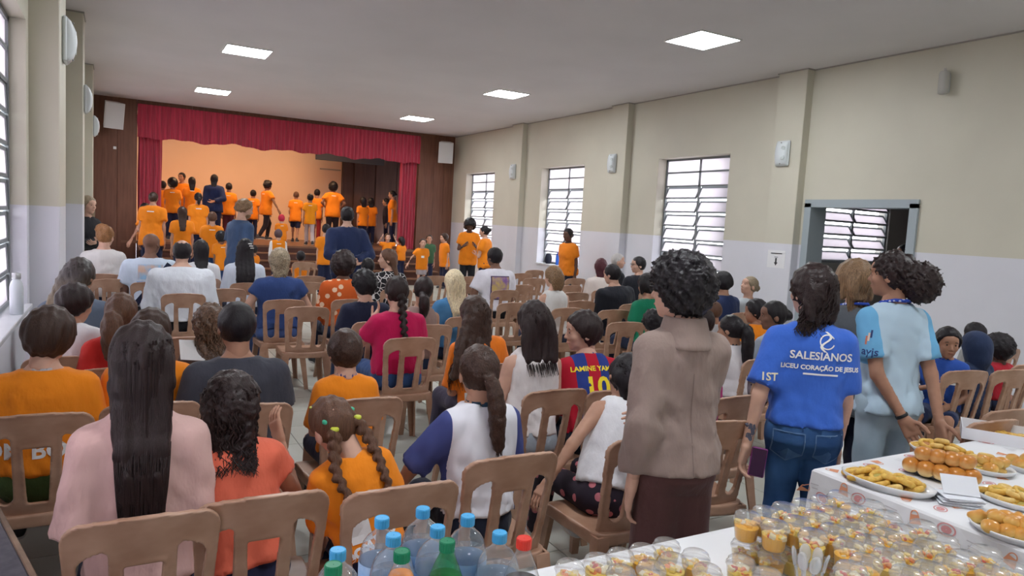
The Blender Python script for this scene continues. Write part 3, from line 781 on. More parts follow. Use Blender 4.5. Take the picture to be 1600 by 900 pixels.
    bt, bc = bottom[0], bottom[1]; bo = bottom[2] if len(bottom) > 2 else {}
    f = Field(lo, hi, r); bi = bo.get('t', .010)*s+.2*r*.5
    tb3 = [(w, rx+min(bi, .008*s), ry+min(bi, .008*s), yo) for w, rx, ry, yo in tb]
    f.put(torso(pel, R, tb3, 0, T, top=bo.get('rise', .16 if hem > 0 else .06)), 0)
    ext = {'trousers': (1, .97), 'shorts': (.88, 0), 'leggings': (1, .95), 'wide': (1, 1.0)}[bt]
    for sd, (hp_, kn, an) in legp.items():
        f.put(seg(hp_, hp_+(kn-hp_)*ext[0], .080*s*wide+bi, (.052*s*wide**.5+bi)*(1.35 if bt in ('shorts', 'wide') else 1.06), flat=(ext[1] == 0)), .03)
        if ext[1]: f.put(seg(kn, kn+(an-kn)*ext[1], (.052*s*wide**.5+bi)*(1.35 if bt == 'wide' else 1.06), (.040*s+bi)*(2.0 if bt == 'wide' else 1.25 if bt == 'trousers' else .95), flat=True), .02)
    f.shift(lambda x, y, z: -.0028*s*sum(np.abs(np.sin(fr[i]*.8*(K[i, 0]*x+K[i, 1]*y+1.2*K[i, 2]*z)+ph[i]))-.6 for i in range(5)))
    bm = bc if not isinstance(bc, tuple) else cloth(bc)
    nb = {'shorts': 'shorts'}.get(bt, 'trousers'); trou = obj(nb, mesh(nb, *f.mesh(), bm, True), root)
    # --- shoes
    if shoes is not None:
        me = shoe_mesh(mat('shoe_upper', shoes, .6))
        for sd, (hp_, kn, an) in legp.items():
            fd = S['foot'][sd]; o = obj('shoe', me[0], root, (an[0], an[1], an[2]-.062*s), (0, 0, math.atan2(-fd[0], fd[1])), (s, s, s)); obj('sole', me[1], o)
    S['tb'] = tb2; hair_build(root, S, hair, r, rng, dist)
    if face:
        e = eye_meshes(); Rm = Matrix(S['Rh'].tolist()).to_4x4(); hc = S['head']
        def put(name, me, p, par=root, rr=None):
            q = hc+S['Rh'] @ (v3(p)*hs); o = obj(name, me, root); o.matrix_local = Matrix.Translation(q) @ Rm @ (rr or Matrix.Identity(4)) @ Matrix.Scale(hs, 4); return o
        lipm = mat('lips', tuple(x*y for x, y in zip(SKIN[skin], (.78, .50, .52))), .5); brm = hair_mat(hair[1])
        for g in (-1, 1):
            put('eye', e['ball'], (g*.031, .0765, .001)); put('iris', e['iris'], (g*.031, .0862, .001), rr=Matrix.Rotation(math.radians(-90), 4, 'X'))
            me = MB().tube([(-.017, -.002, -.004), (-.006, .003, .002), (.006, .002, .002), (.017, -.004, -.003)], [.0016, .0032, .003, .0012], 6).me('eyebrow', brm, True)
            put('eyebrow', me, (g*.031, .0868, .023))
        put('lips', MB().tube([(-.023, -.007, 0), (-.010, .001, .001), (0, .002, -.001), (.010, .001, .001), (.023, -.007, 0)], [.0015, .004, .0045, .004, .0015], 6).me('lips', lipm, True), (0, .0905, -.0635))
    if chairlab and sit:
        off = rotz(rz) @ v3((0, -.035-seatback, 0)); chair(loc[0]+off[0], loc[1]+off[1], rz, chairlab)
    return root, S, shirt, trou

def torso_table(sex, s, T, wide):
    if sex == 'm': t = [(-.24, .06, .06, 0), (-.20, .125, .09, 0), (-.10, .160, .112, -.005), (.02, .163, .115, -.005), (.22, .150, .104, .004), (.42, .147, .100, .006), (.62, .165, .112, .0), (.80, .178, .110, -.008), (.92, .165, .090, -.012), (1.02, .105, .066, -.012), (1.10, .05, .048, -.010)]
    elif sex == 'f': t = [(-.24, .06, .06, 0), (-.20, .135, .095, 0), (-.10, .172, .120, -.012), (.02, .168, .115, -.010), (.22, .140, .098, .004), (.42, .126, .088, .008), (.62, .142, .106, .012), (.80, .153, .102, -.002), (.92, .144, .082, -.012), (1.02, .094, .060, -.012), (1.10, .045, .044, -.010)]
    else: t = [(-.24, .06, .06, 0), (-.20, .12, .09, 0), (-.10, .150, .110, -.005), (.02, .148, .112, 0), (.22, .142, .108, .008), (.42, .140, .104, .008), (.62, .148, .104, .002), (.80, .155, .098, -.006), (.92, .146, .082, -.010), (1.02, .098, .062, -.010), (1.10, .05, .046, -.010)]
    return [(w*T, rx*s*wide, ry*s*wide, yo*s) for w, rx, ry, yo in t]
def torso(pel, R, tb, infl, T, hem=None, top=None):
    W = np.array([q[0] for q in tb]); RX = np.array([q[1] for q in tb])+infl; RY = np.array([q[2] for q in tb])+infl; YO = np.array([q[3] for q in tb])
    w0 = W[0] if hem is None else hem; w1 = W[-1] if top is None else top*T
    if hem is not None and hem < W[0]:
        W = np.concatenate([[hem], W[2:]]); RX = np.concatenate([[RX[2:5].max()*1.03], RX[2:]]); RY = np.concatenate([[RY[2:5].max()*1.03], RY[2:]]); YO = np.concatenate([[0], YO[2:]])
    m = RX.max(); c0 = pel+R[:, 2]*w0; c1 = pel+R[:, 2]*w1
    def fn(X, Y, Z):
        x, y, z = X-pel[0], Y-pel[1], Z-pel[2]
        u, v, w = (R[0, i]*x+R[1, i]*y+R[2, i]*z for i in range(3))
        rx = np.interp(w, W, RX); ry = np.interp(w, W, RY); v = v-np.interp(w, W, YO)
        k = (np.abs(u/rx)**2.3+np.abs(v/ry)**2.3)**(1/2.3)
        return np.maximum((k-1)*ry*.95, np.maximum(w0-w, w-w1)).astype(np.float32)
    return fn, np.minimum(c0, c1)-m, np.maximum(c0, c1)+m
def skel(h, sit, base, lean, side, twist, head, arms, legs, sex, wide):
    s = h/1.7; hh = min(max(.225-(1.7-h)*.048, .188), .236); S = {'s': s, 'hh': hh, 'nk': 1.0 if h > 1.45 else 1.08}
    hz = h*(.53 if h > 1.45 else .505); nkl = .034 if h > 1.45 else .022; T = (h-hh-nkl*h)-hz; S['T'] = T
    pel = np.array([0, 0, .45+.050*h if sit else hz]); S['pel'] = pel
    R = rotz(math.radians(twist)) @ rotx(-math.radians(lean)) @ roty(math.radians(side)); S['Rt'] = R
    S['neck'] = pel+R @ v3((0, -.012*s, T+.012*s))
    hy, hpz, hr = (math.radians(a) for a in head)
    Rh = rotz(hy) @ rotx(-hpz) @ roty(hr); S['Rh'] = Rh
    nd = R[:, 2]*.5+np.array([0, 0, .5]); nd /= np.linalg.norm(nd)
    S['head'] = S['neck']+nd*(nkl*h-.012*s)+Rh @ v3((0, .026*s, hh*.5)); S['crown'] = S['head']+np.array([0, 0, hh*.5])
    sx = (.172 if sex == 'm' else .148 if sex == 'f' else .150)*s*wide**.8
    A = {}
    for sd, g, ar in (('L', -1, arms[0]), ('R', 1, arms[1])):
        e, w = ARMS[ar] if isinstance(ar, str) else ar
        sh = pel+R @ v3((g*sx, -.012*s, .865*T)); e, w = v3(e), v3(w); e = e/np.linalg.norm(e); w = w/np.linalg.norm(w)
        el = sh+R @ (e*v3((g, 1, 1)))*.172*h; wr = el+R @ (w*v3((g, 1, 1)))*.148*h; A[sd] = (sh, el, wr)
    S['A'] = A; L = {}; ft = {}
    for sd, g in (('L', -1), ('R', 1)):
        hp = pel+np.array([g*.082*s*wide, 0, -.01*s])
        if sit:
            kn = hp+np.array([g*.05*s, .245*h, .005]); an = kn+np.array([g*.01, .03 if h > 1.45 else .05, -.235*h]); an[2] = max(an[2], .07*s)
            if legs and sd in legs: kn = hp+v3(legs[sd][0])*h; an = kn+v3(legs[sd][1])*h
        else:
            kn = np.array([g*.088*s*wide, .012, .285*h]); an = np.array([g*.092*s*wide, -.02*s, .047*h])
            if legs and sd in legs: kn = hp+v3(legs[sd][0])*h; an = kn+v3(legs[sd][1])*h
        L[sd] = (hp, kn, an); a = g*.16; ft[sd] = np.array([math.sin(a), math.cos(a), 0])
    S['L'] = L; S['foot'] = ft; return S
WALK = {'L': ((-.0, .10, -.22), (0, -.03, -.24)), 'R': ((0, -.03, -.245), (0, -.13, -.20))}
APART = {'L': ((-.05, .01, -.245), (-.05, -.02, -.235)), 'R': ((.05, .01, -.245), (.05, -.02, -.235))}

def over_back(P, S, gap):
    # push hair points out of the clothed torso, to lie on the back (or shoulders)
    R, pel, T = S['Rt'], S['pel'], S['T']; q = (np.atleast_2d(P)-pel) @ R; W = [a[0] for a in S['tb']]
    rx = np.interp(q[:, 2], W, [a[1] for a in S['tb']]); ry = np.interp(q[:, 2], W, [a[2] for a in S['tb']]); yo = np.interp(q[:, 2], W, [a[3] for a in S['tb']])
    e = np.sqrt(np.clip(1-(q[:, 0]/(rx+.03))**2, .02, 1)); yb = yo-ry*e-gap; k = np.clip((1.10*T-q[:, 2])/(.34*T), 0, 1)
    q[:, 1] = np.where(q[:, 1] < .03*S['s'], q[:, 1]+(np.minimum(q[:, 1], yb)-q[:, 1])*k, q[:, 1])
    return q @ R.T+pel
def add_strands(v, qd, style, o, S, H, L, lx, B, rng, dist, t):
    # loose locks over the hair mass: tapering four-sided strands
    n = int(np.clip(520/dist, 60, 230)); hs = S['hh']/.225; V = [v]; Q = [qd]; base = len(v); U = np.linspace(0, 1, 9); wv = o.get('curl', 0)*1.6+(.004 if style in ('wavy',) else .0012)
    w = o.get('w', .085)/.085
    for i in range(n):
        r0 = rng.uniform(.0035, .0065)*hs; ph = rng.uniform(0, 6, 2)
        if style == 'pony':
            kx, kz = o.get('at', (0, .035)); k = H((kx, -.115, kz)); a = rng.uniform(0, 6.28); ro = rng.uniform(.3, 1)*.022*o.get('thick', 1)*hs; ln = L*rng.uniform(.75, 1.16)
            P = k[None]-B[None]*(.035*np.minimum(1, U*4))[:, None]+np.outer(U*ln, (0, 0, -1))+lx[None]*U[:, None]+np.array([math.cos(a), math.sin(a), 0])[None]*(ro*np.minimum(1, U*3+.3)*(1.25-.5*U))[:, None]
        else:
            th = rng.uniform(-1.25, 1.25); z0 = rng.uniform(-.02, .075); ln = (L+.02)*rng.uniform(.82, 1.08)+.03
            e = math.sqrt(max(.1, 1-((z0-.016)/.115)**2)); s0 = H((.0765*math.sin(th)*e+math.copysign(t*.9, th)*abs(math.sin(th))*e, -.012-(.097+t*.9)*math.cos(th)*e, z0)); tot = ln+(z0+.02)*hs
            ax = S['Rh'][:, 0]; sp = math.sin(th)*w*.085*hs*.92
            tgt = ax*sp*(1.0 if o.get('taper', 1) < .5 else .62)-B*(.070+.012*math.cos(th))*hs
            cen = S['head']; P = s0[None]+np.outer(U*tot, (0, 0, -1)); hor = tgt+np.array([cen[0], cen[1], 0])+(lx if True else 0); cur = s0.copy(); cur[2] = 0
            m = np.clip(U*1.15, 0, 1)**1.5; P[:, :2] += ((hor-cur)[None, :2])*m[:, None]*.8
        P = P+np.stack([np.sin(U*14+ph[0]), np.sin(U*11+ph[1]), 0*U], 1)*wv*(.3+U)[:, None]
        P = over_back(P, S, .022+.008*rng.rand())
        T = np.gradient(P, axis=0); T /= np.linalg.norm(T, axis=1)[:, None]+1e-9; A = np.cross(T, (0.3, 1, .1)); A /= np.linalg.norm(A, axis=1)[:, None]+1e-9; C = np.cross(T, A)
        rr = (r0*(1-.85*U**1.6))[:, None]; ring = np.stack([P+A*rr, P+C*rr*.6, P-A*rr, P-C*rr*.6], 1).reshape(-1, 3)
        j = np.arange(8)[:, None]*4; q = np.concatenate([np.concatenate([j+a, j+(a+1) % 4, j+4+(a+1) % 4, j+4+a], 1) for a in range(4)])+base
        V.append(ring); Q.append(q[:, ::-1]); base += len(ring)
    return np.concatenate(V), np.concatenate(Q)

def hair_build(root, S, hair, r, rng, dist):
    style, ck = hair[0], hair[1]; o = hair[2] if len(hair) > 2 else {}
    if style == 'bald': return
    Rh, c, hs = S['Rh'], S['head'], S['hh']/.225; s = S['s']
    hr = {True: .0072, False: r*.62}[dist < 3.0] if dist < 7 else r*.6
    def H(p): return c+Rh @ (v3(p)*hs)
    L = o.get('len', 0.0); lo = c-.21*hs; hi = c+.21*hs
    ext = {'long': .20, 'pony': .16, 'puff': .20, 'bun': .10, 'updo': .1, 'braid': .12, 'braids': .16}.get(style, .05)
    lo = lo-ext*.7-np.array([0, 0, L]); hi = hi+ext*.5
    f = Field(lo, hi, hr); t = {'short': .012, 'buzz': .005, 'fringe': .006, 'curly': .030, 'afro': .060, 'long': .015, 'bob': .022, 'pony': .009, 'puff': .007, 'bun': .008, 'updo': .012, 'braid': .009, 'braids': .008, 'cap': .014, 'hood': .030, 'wavy': .02}.get(style, .012)
    t = o.get('t', t); cc = H((0, -.012, .016)); f.put(ell(cc, v3((.0765+t, .097+t, .098+t))*hs, Rh), 0)
    def q(X, Y, Z):
        x, y, z = X-c[0], Y-c[1], Z-c[2]; return tuple((Rh[0, i]*x+Rh[1, i]*y+Rh[2, i]*z)/hs for i in range(3))
    off = o.get('line', .026+t*.45); nape = o.get('nape', -.092 if style in ('short', 'buzz', 'fringe', 'cap', 'pony', 'puff', 'bun', 'updo', 'braid', 'braids') else -.105)
    def face_cut(X, Y, Z):
        x, y, z = q(X, Y, Z); return np.maximum(.80*y-.60*z-off, nape-z)*hs
    f.keep(face_cut)
    if style == 'fringe': f.cut(ell(H((0, -.01, .115)), v3((.060, .085, .06))*hs, Rh))
    dn = np.array([0, 0, -1.]); B = S['Rt'][:, 1]                                   # hanging direction, forward of the back
    lx = v3(o.get('side', (0, 0, 0)))
    if style in ('long', 'bob', 'wavy'):
        w = o.get('w', .085); n = 7
        start = H((0, -.064, .005)); pts = []
        for i in range(n+1):
            u = i/n; p = start+dn*L*u-B*(.030*math.sin(min(1, u*1.3)*math.pi*.5))*s+lx*u; pts.append(over_back(p, S, .010)[0])
        for _ in range(2): pts = [pts[0]]+[(pts[i-1]+2*pts[i]+pts[i+1])/4 for i in range(1, n)]+[pts[n]]
        ax = Rh[:, 0].copy(); ax[2] = 0; ax /= np.linalg.norm(ax)
        for i in range(n):
            u = i/n; w0_ = min(w, .074); ww = (w0_+(w-w0_)*min(1, u*2.2))*(1-.42*u*o.get('taper', 1))*hs; 
            for g in (-1, -.33, .33, 1):
                a = pts[i]+ax*g*ww*.72; b = pts[i+1]+ax*g*ww*.72*(1-.06*o.get('taper', 1)); rr = (.032-.014*u)*hs*o.get('thick', 1)
                f.put(seg(a, b, rr, rr), .024 if i < 2 else .006)
        if o.get('front', style == 'bob'):
            for g in (-1, 1): f.put(seg(H((g*.078, .0, .02)), H((g*.082, -.012, -.02))+dn*L*.75, .026*hs, .020*hs), .02)
    elif style in ('pony', 'puff'):
        kx, kz = o.get('at', (0, .035)); k = H((kx, -.105, kz)); f.put(ell(k, (.024*hs,)*3), .012)
        if style == 'puff': f.put(ell(k+Rh @ v3((.0, -.034, -.040))*hs, (.098*hs, .085*hs, .108*hs)), .02)
        else:
            p = k-B*.035; pts = [k, p+dn*.02]; 
            for i in range(1, 6): pts.append(over_back(p+dn*L*i/5-B*.02*math.sin(i/5*3)+lx*i/5, S, .02)[0])
            for i in range(6): f.put(seg(pts[i], pts[i+1], (.022+.012*math.sin(i/6*3.0))*o.get('thick', 1)*hs, (.022+.012*math.sin((i+1)/6*3.0))*o.get('thick', 1)*hs), .012)
    elif style == 'bun': f.put(ell(H((0, -.118, o.get('z', .0))), (.042*hs, .036*hs, .042*hs)), .006)
    elif style == 'updo':
        for i in range(9):
            a = i*2.4; f.put(ell(H((.055*math.cos(a), -.06+.03*math.sin(a*1.3), .075+.035*math.sin(a))), (.034*hs,)*3), .008)
    elif style == 'hood':
        f.put(ell(H((0, -.03, -.03)), v3((.105, .115, .145))*hs, Rh), .03); f.put(seg(H((0, -.05, -.10)), S['neck']-S['Rt'][:, 2]*.05*s, .085*hs, .11*s), .03)
    if style in ('afro', 'curly', 'wavy', 'updo', 'puff') or o.get('curl'):
        am = {'afro': .011, 'curly': .010, 'updo': .006, 'puff': .013}.get(style, o.get('curl', .007))*hs; k = o.get('k', 150)
        p1 = rng.uniform(0, 6, 9)
        f.shift(lambda x, y, z: am*(np.sin(k*x+4*np.sin(31*z+p1[0])+p1[1])*np.sin(k*y+4*np.sin(37*x+p1[2])+p1[3])*np.sin(k*z+4*np.sin(29*y+p1[4])+p1[5])*1.3+.7*np.sin(.53*k*(x+.6*z)+p1[6])*np.sin(.57*k*(y-.5*z)+p1[7])))
    elif style not in ('hood', 'cap'):
        p1 = rng.uniform(0, 6, 6); am = (.0030 if style not in ('buzz', 'fringe') else .0012)*hs; k = o.get('k', 170)
        f.shift(lambda x, y, z: am*(np.sin(k*x+5*np.sin(7*z+p1[0])+2.5*np.sin(17*z+p1[3])+p1[1])+.8*np.sin(k*.9*y+5*np.sin(8*z+p1[2])+p1[4])))
    v, qd = f.mesh()
    if style in ('long', 'wavy', 'bob', 'pony') and dist < 6.6: v, qd = add_strands(v, qd, style, o, S, H, L, lx, B, rng, dist, t)
    curly = style in ('afro', 'curly', 'updo', 'puff', 'wavy') or bool(o.get('curl'))
    if o.get('beard'):
        fb = Field(c-.16, c+.16, min(hr, .011)); fb.put(ell(H((0, .030, -.070)), v3((.058, .062, .052))*hs, Rh), 0).cut(ell(H((0, .085, -.058)), v3((.022, .03, .010))*hs, Rh)); fb.cut(ell(H((0, .05, .0)), v3((.1, .1, .045))*hs, Rh))
        obj('beard', mesh('beard', *fb.mesh(), hair_mat(ck, True), True), root)
    m = o.get('mat') or hair_mat(ck, curly); nm = {'cap': 'cap', 'hood': 'hood'}.get(style, 'hair')
    ho = obj(nm, mesh(nm, v, qd, m, True), root)
    if style == 'cap':
        vis = Field(c-.25, c+.25, hr); vd = o.get('vis', (0, 1)); p = H((0, .075*vd[1], .045)); p2 = H((0, .155*vd[1], .030)); vis.put(seg(p, p2, .070*hs, .050*hs), 0)
        u = Rh[:, 2]; vis.keep(lambda X, Y, Z: np.abs((X-p[0])*u[0]+(Y-p[1])*u[1]+(Z-p[2])*u[2]+.05*(X*0))-.006)
        obj('visor', mesh('visor', *vis.mesh(), m, True), ho)
    def braid(p0, pts, rad, tie):
        mb = Field(np.min(pts, 0)-.06, np.max(pts, 0)+.06, min(hr, .0075)); P = np.array(pts); seglen = np.linalg.norm(np.diff(P, axis=0), axis=1).sum(); n = int(seglen/(rad*.80))
        cum = np.concatenate([[0], np.cumsum(np.linalg.norm(np.diff(P, axis=0), axis=1))])
        for i in range(n):
            tq = i/max(1, n-1)*cum[-1]; p = np.array([np.interp(tq, cum, P[:, a]) for a in range(3)]); g = 1 if i % 2 else -1; rr = rad*(1-.35*i/n)
            mb.put(ell(p+S['Rt'][:, 0]*g*rr*.36, (rr*.86, rr*.85, rr*1.15), roty(-g*.75)), .003)
        obj('braid', mesh('braid', *mb.mesh(), m, True), ho)
        for p, cl in tie: obj('hair_tie', MB().lathe([(.010, -.008), (.015, -.004), (.015, .004), (.010, .008)], 12).me('hair_tie', mat('hair_tie', cl, .5), True), ho, tuple(p))
    if style == 'braid':
        k = H((0, -.10, -.035)); pts = [k]+[over_back(k+dn*L*u/6-B*.03*min(1, u/2)*1.0+lx*u/6, S, .02)[0] for u in range(1, 7)]; braid(k, pts, o.get('rad', .026)*hs, [])
    if style == 'braids':
        for g, pl in o['paths']:
            k = H((g*.055, -.085, -.02)); pts = [k]+[over_back(k+v3(p), S, .012)[0] for p in pl]; braid(k, pts, o.get('rad', .020), [(k+v3((0, 0, .012)), (.55, .60, .06)), (H((g*.058, -.068, .03)), (.05, .42, .25))])
        for g, pz in ((-1, (-.045, .02, .100)), (1, (.04, .015, .105)), (1, (.062, -.03, .078))):
            obj('hair_tie', MB().lathe([(.004, -.004), (.008, 0), (.004, .004)], 10).me('hair_tie', mat('hair_tie', (.55, .55, .10), .5), True), ho, tuple(H(pz)))
    if o.get('tie'):
        obj('hair_tie', MB().lathe([(.018, -.006), (.024, 0), (.018, .006)], 12).me('hair_tie', mat('hair_tie', o['tie'], .5), True), ho, tuple(H((o.get('at', (0, .035))[0], -.118, o.get('at', (0, .035))[1]-.005))), (math.radians(60), 0, 0))

def ombre(z0, z1):
    # dark hair that grows out blond towards the tips
    m = bpy.data.materials.new('ombre_hair'); m.use_nodes = True; nt = m.node_tree; b = nt.nodes['Principled BSDF']; b.inputs['Roughness'].default_value = .42
    tc = node(nt, 'ShaderNodeTexCoord'); sp = node(nt, 'ShaderNodeSeparateXYZ'); nt.links.new(tc.outputs['Object'], sp.inputs[0])
    mp = node(nt, 'ShaderNodeMapping'); mp.inputs['Scale'].default_value = (200, 200, 6); nt.links.new(tc.outputs['Object'], mp.inputs[0]); n = node(nt, 'ShaderNodeTexNoise', Scale=1.0); nt.links.new(mp.outputs[0], n.inputs['Vector'])
    a = node(nt, 'ShaderNodeMath', operation='MULTIPLY_ADD'); a.inputs[1].default_value = .16; nt.links.new(n.outputs['Fac'], a.inputs[0]); nt.links.new(sp.outputs['Z'], a.inputs[2])
    r = node(nt, 'ShaderNodeMapRange'); r.inputs[1].default_value = z0+.08; r.inputs[2].default_value = z1+.08; nt.links.new(a.outputs[0], r.inputs[0])
    x = node(nt, 'ShaderNodeMix', data_type='RGBA'); x.inputs[6].default_value = (.26, .19, .115, 1); x.inputs[7].default_value = (.026, .017, .015, 1)
    bp = node(nt, 'ShaderNodeBump', Strength=.7, Distance=.003); nt.links.new(n.outputs['Fac'], bp.inputs['Height']); nt.links.new(bp.outputs[0], b.inputs['Normal'])
    nt.links.new(r.outputs[0], x.inputs[0]); nt.links.new(x.outputs[2], b.inputs['Base Color']); return m
# ------------------------------------------------------------------ wall fixtures
M_LAMP = mat('off_white_plastic', (.62, .66, .68), .4)
M_SCREW = mat('screw_metal', (.35, .35, .35), .4, metal=.8)
def wall_lamp(x, y, z, side, label):
    e = tag(empty('wall_luminaire', (x, y, z), 0 if side < 0 else math.pi), label, 'wall light', 'curved luminaires on the pillars')
    v = []; n = 14; H = .17; W = .105
    MB().box(0, .035, -W, W, -H, H, .012).build('base_plate', M_LAMP, e)
    mb = MB(); pts = []
    for j in range(n+1):
        a = -1+2*j/n; d = .035+.060*math.cos(a*math.pi/2)**.6
        for yy, k in ((-W*.92, .55), (-W*.6, .92), (0, 1), (W*.6, .92), (W*.92, .55)): pts.append((.03+(d-.03)*k, yy, a*H*.96))
    f = [(j*5+i, j*5+i+1, (j+1)*5+i+1, (j+1)*5+i) for j in range(n) for i in range(4)]
    b = len(pts); pts += [(.02, p[1], p[2]) for p in pts]
    ring = [i for i in range(5)]+[j*5+4 for j in range(1, n+1)]+[n*5+i for i in (3, 2, 1, 0)]+[j*5 for j in range(n-1, 0, -1)]
    f += [(ring[i], ring[i-1], ring[i-1]+b, ring[i]+b) for i in range(len(ring))]
    mb.add(pts, f).build('cover', M_LAMP, e, True)
    for s in (-1, 1): MB().lathe([(.008, 0), (.008, .008), (.004, .011)], 10).build('screw', M_SCREW, e, True, (.062, 0, s*H*.82), (0, math.pi/2, 0))
    for s in (-1, 1): MB().lathe([(.030, 0), (.034, .012), (.026, .018)], 16).build('lens', mat('clear_lens', (.55, .6, .6), .15), e, True, (.07, W*.45, s*.06), (0, math.pi/2, 0))
wall_lamp(7.868, 6.80, 2.84, 1, 'pale curved wall luminaire on the pillar beside the doorway')
wall_lamp(7.868, 10.62, 2.88, 1, 'pale curved wall luminaire on the middle pillar of the right wall')
wall_lamp(7.868, 14.36, 2.86, 1, 'pale curved wall luminaire on the far right pillar near the stage')
wall_lamp(-.378, 6.62, 2.90, -1, 'pale round-backed wall luminaire on the nearest left pillar')
wall_lamp(-.378, 10.52, 2.93, -1, 'pale round-backed wall luminaire on the second left pillar')
wall_lamp(-.378, 14.30, 2.94, -1, 'pale round-backed wall luminaire on the left pillar next to the stage')
ws = tag(empty('small_wall_speaker', (WX, 4.76, 3.50), 0), 'small grey cylinder speaker high on the bare right wall', 'speaker')
MB().box(-.03, 0, -.025, .025, -.10, .10, .004).build('bracket', M_LAMP, ws)
M_SPK = mat('speaker_grey', (.46, .45, .42), .6)
MB().lathe([(.03, -.125), (.052, -.115), (.055, -.02), (.055, .10), (.045, .122), (.02, .125)], 20).build('cabinet', M_SPK, ws, True, (-.08, 0, 0)); MB().lathe([(.014, 0), (.014, .03)], 10).build('knob', M_SPK, ws, True, (-.08, 0, .125))
def loudspeaker(x, y, z, rz, pitch, label):
    e = tag(empty('loudspeaker', (x, y, z), rz), label, 'speaker', 'loudspeakers beside the stage')
    e.rotation_euler = (math.radians(pitch), 0, rz)
    w, d, h = .19, .14, .27; v = [(-w, -d, -h), (w, -d, -h), (w, -d, h), (-w, -d, h), (-w*.62, d, -h*.86), (w*.62, d, -h*.86), (w*.62, d, h), (-w*.62, d, h)]
    MB().add(v, [(0, 1, 2, 3), (5, 4, 7, 6), (4, 0, 3, 7), (1, 5, 6, 2), (3, 2, 6, 7), (4, 5, 1, 0)]).build('cabinet', mat('speaker_white', (.60, .59, .57), .5), e)
    MB().box(-w*.93, w*.93, -d-.012, -d, -h*.95, h*.95, .004).build('grille', mat('speaker_grille', (.52, .51, .50), .7, bump=.4, bscale=180), e)
    MB().tube([(0, d-.02, .1), (0, d+.10, .12), (0, d+.28, .12)], .018).build('bracket', M_SCREW, e, True)
loudspeaker(-.12, 17.58, 3.50, math.radians(18), 12, 'large white loudspeaker hung left of the stage')
loudspeaker(7.56, 17.60, 3.46, math.radians(-20), 12, 'large white loudspeaker hung right of the stage')
tag(MB().box(-.03, .03, -.02, 0, -.03, .03, .004).build('wall_sensor', M_WHITE, None, False, (-.07, SY, 2.84)), 'tiny white sensor box on the wood panelling left of the stage', 'sensor')
# notice by the door
sg = tag(empty('paper_notice', (7.866, 6.77, 1.43)), 'white paper notice with a black arrow on the pillar by the doorway', 'sign')
MB().box(0, .002, -.148, .148, -.135, .105).build('sheet', mat('paper_white', (.74, .74, .76), .7), sg)
M_INK = mat('black_ink', (.03, .03, .035), .7); M_INK2 = mat('grey_ink', (.30, .30, .33), .7)
def wall_glyph(v, f, dy, dz, m, name): obj(name, mesh(name, [(-.0015, -x+dy, y+dz) for x, y in v], [q[::-1] for q in f], m), sg)
for k in range(3): wall_glyph(*rect_geo((.19, .19, .06)[k], .012 if k else .014, 1, 1), 0, (.062, .062, .012)[k], M_INK2, 'text_line')
wall_glyph([(-.014, .03), (.014, .03), (.014, -.03), (.032, -.03), (0, -.075), (-.032, -.03), (-.014, -.03)], [(0, 1, 2, 6), (6, 2, 3, 4, 5)], 0, -.03, M_INK, 'arrow')

# ------------------------------------------------------------------ things on sills, floor and chairs
_fp = at_z(26, 491, .922)
fl = tag(empty('drinking_flask', (_fp[0], _fp[1], .922)), 'white metal drinking flask with steel lid on the left window sill', 'flask')
MB().lathe([(.036, 0), (.039, .006), (.039, .18), (.034, .205), (.022, .228), (.021, .236)], 24).build('body', mat('matte_white_flask', (.62, .66, .70), .4), fl, True)
MB().lathe([(.024, .232), (.025, .236), (.025, .268), (.022, .272)], 20).build('lid', mat('brushed_steel', (.45, .46, .47), .35, metal=.6), fl, True)
def backpack(x, y, z, rz, c, label, s=1.0):
    e = tag(empty('backpack', (x, y, z), rz), label, 'bag')
    f = Field((-.22, -.14, -.01), (.22, .16, .42), .014); f.put(ell((0, 0, .16), (.15, .10, .20)), 0).put(ell((0, .07, .10), (.11, .06, .10)), .02); f.keep(lambda X, Y, Z: -Z)
    o = obj('body', mesh('body', *f.mesh(), cloth(c), True), e, scale=(s, s, s))
    MB().tube([(-.03*s, 0, .34*s), (-.03*s, 0, .40*s), (.03*s, 0, .40*s), (.03*s, 0, .34*s)], .008*s).build('handle', cloth(c), e, True)
p = at_x(842, 412, 7.97); backpack(8.06, 12.95, .882, 0.3, (.015, .017, .03), 'dark backpack standing on the second window sill', .62)
bo = tag(empty('sport_bottle', (8.08, 12.62, .882)), 'bright blue plastic sport bottle on the second window sill', 'bottle')
MB().lathe([(.035, 0), (.038, .01), (.038, .17), (.030, .20), (.030, .205)], 20).build('body', mat('blue_plastic', (.02, .12, .55), .3), bo, True); MB().lathe([(.030, .205), (.030, .235), (.012, .245), (.012, .27)], 16).build('lid', mat('blue_plastic_dark', (.015, .06, .35), .4), bo, True)
_rb = at_z(735, 432, .87)
backpack(_rb[0]-.02, _rb[1]+.27, .452, .2, (.42, .03, .03), 'red bag lying on an empty chair in front of the steps', .8)
backpack(_rb[0]+.55, _rb[1]+.75, 0.0, .2, (.012, .02, .06), 'navy backpack on the floor behind the red bag', 1.25)
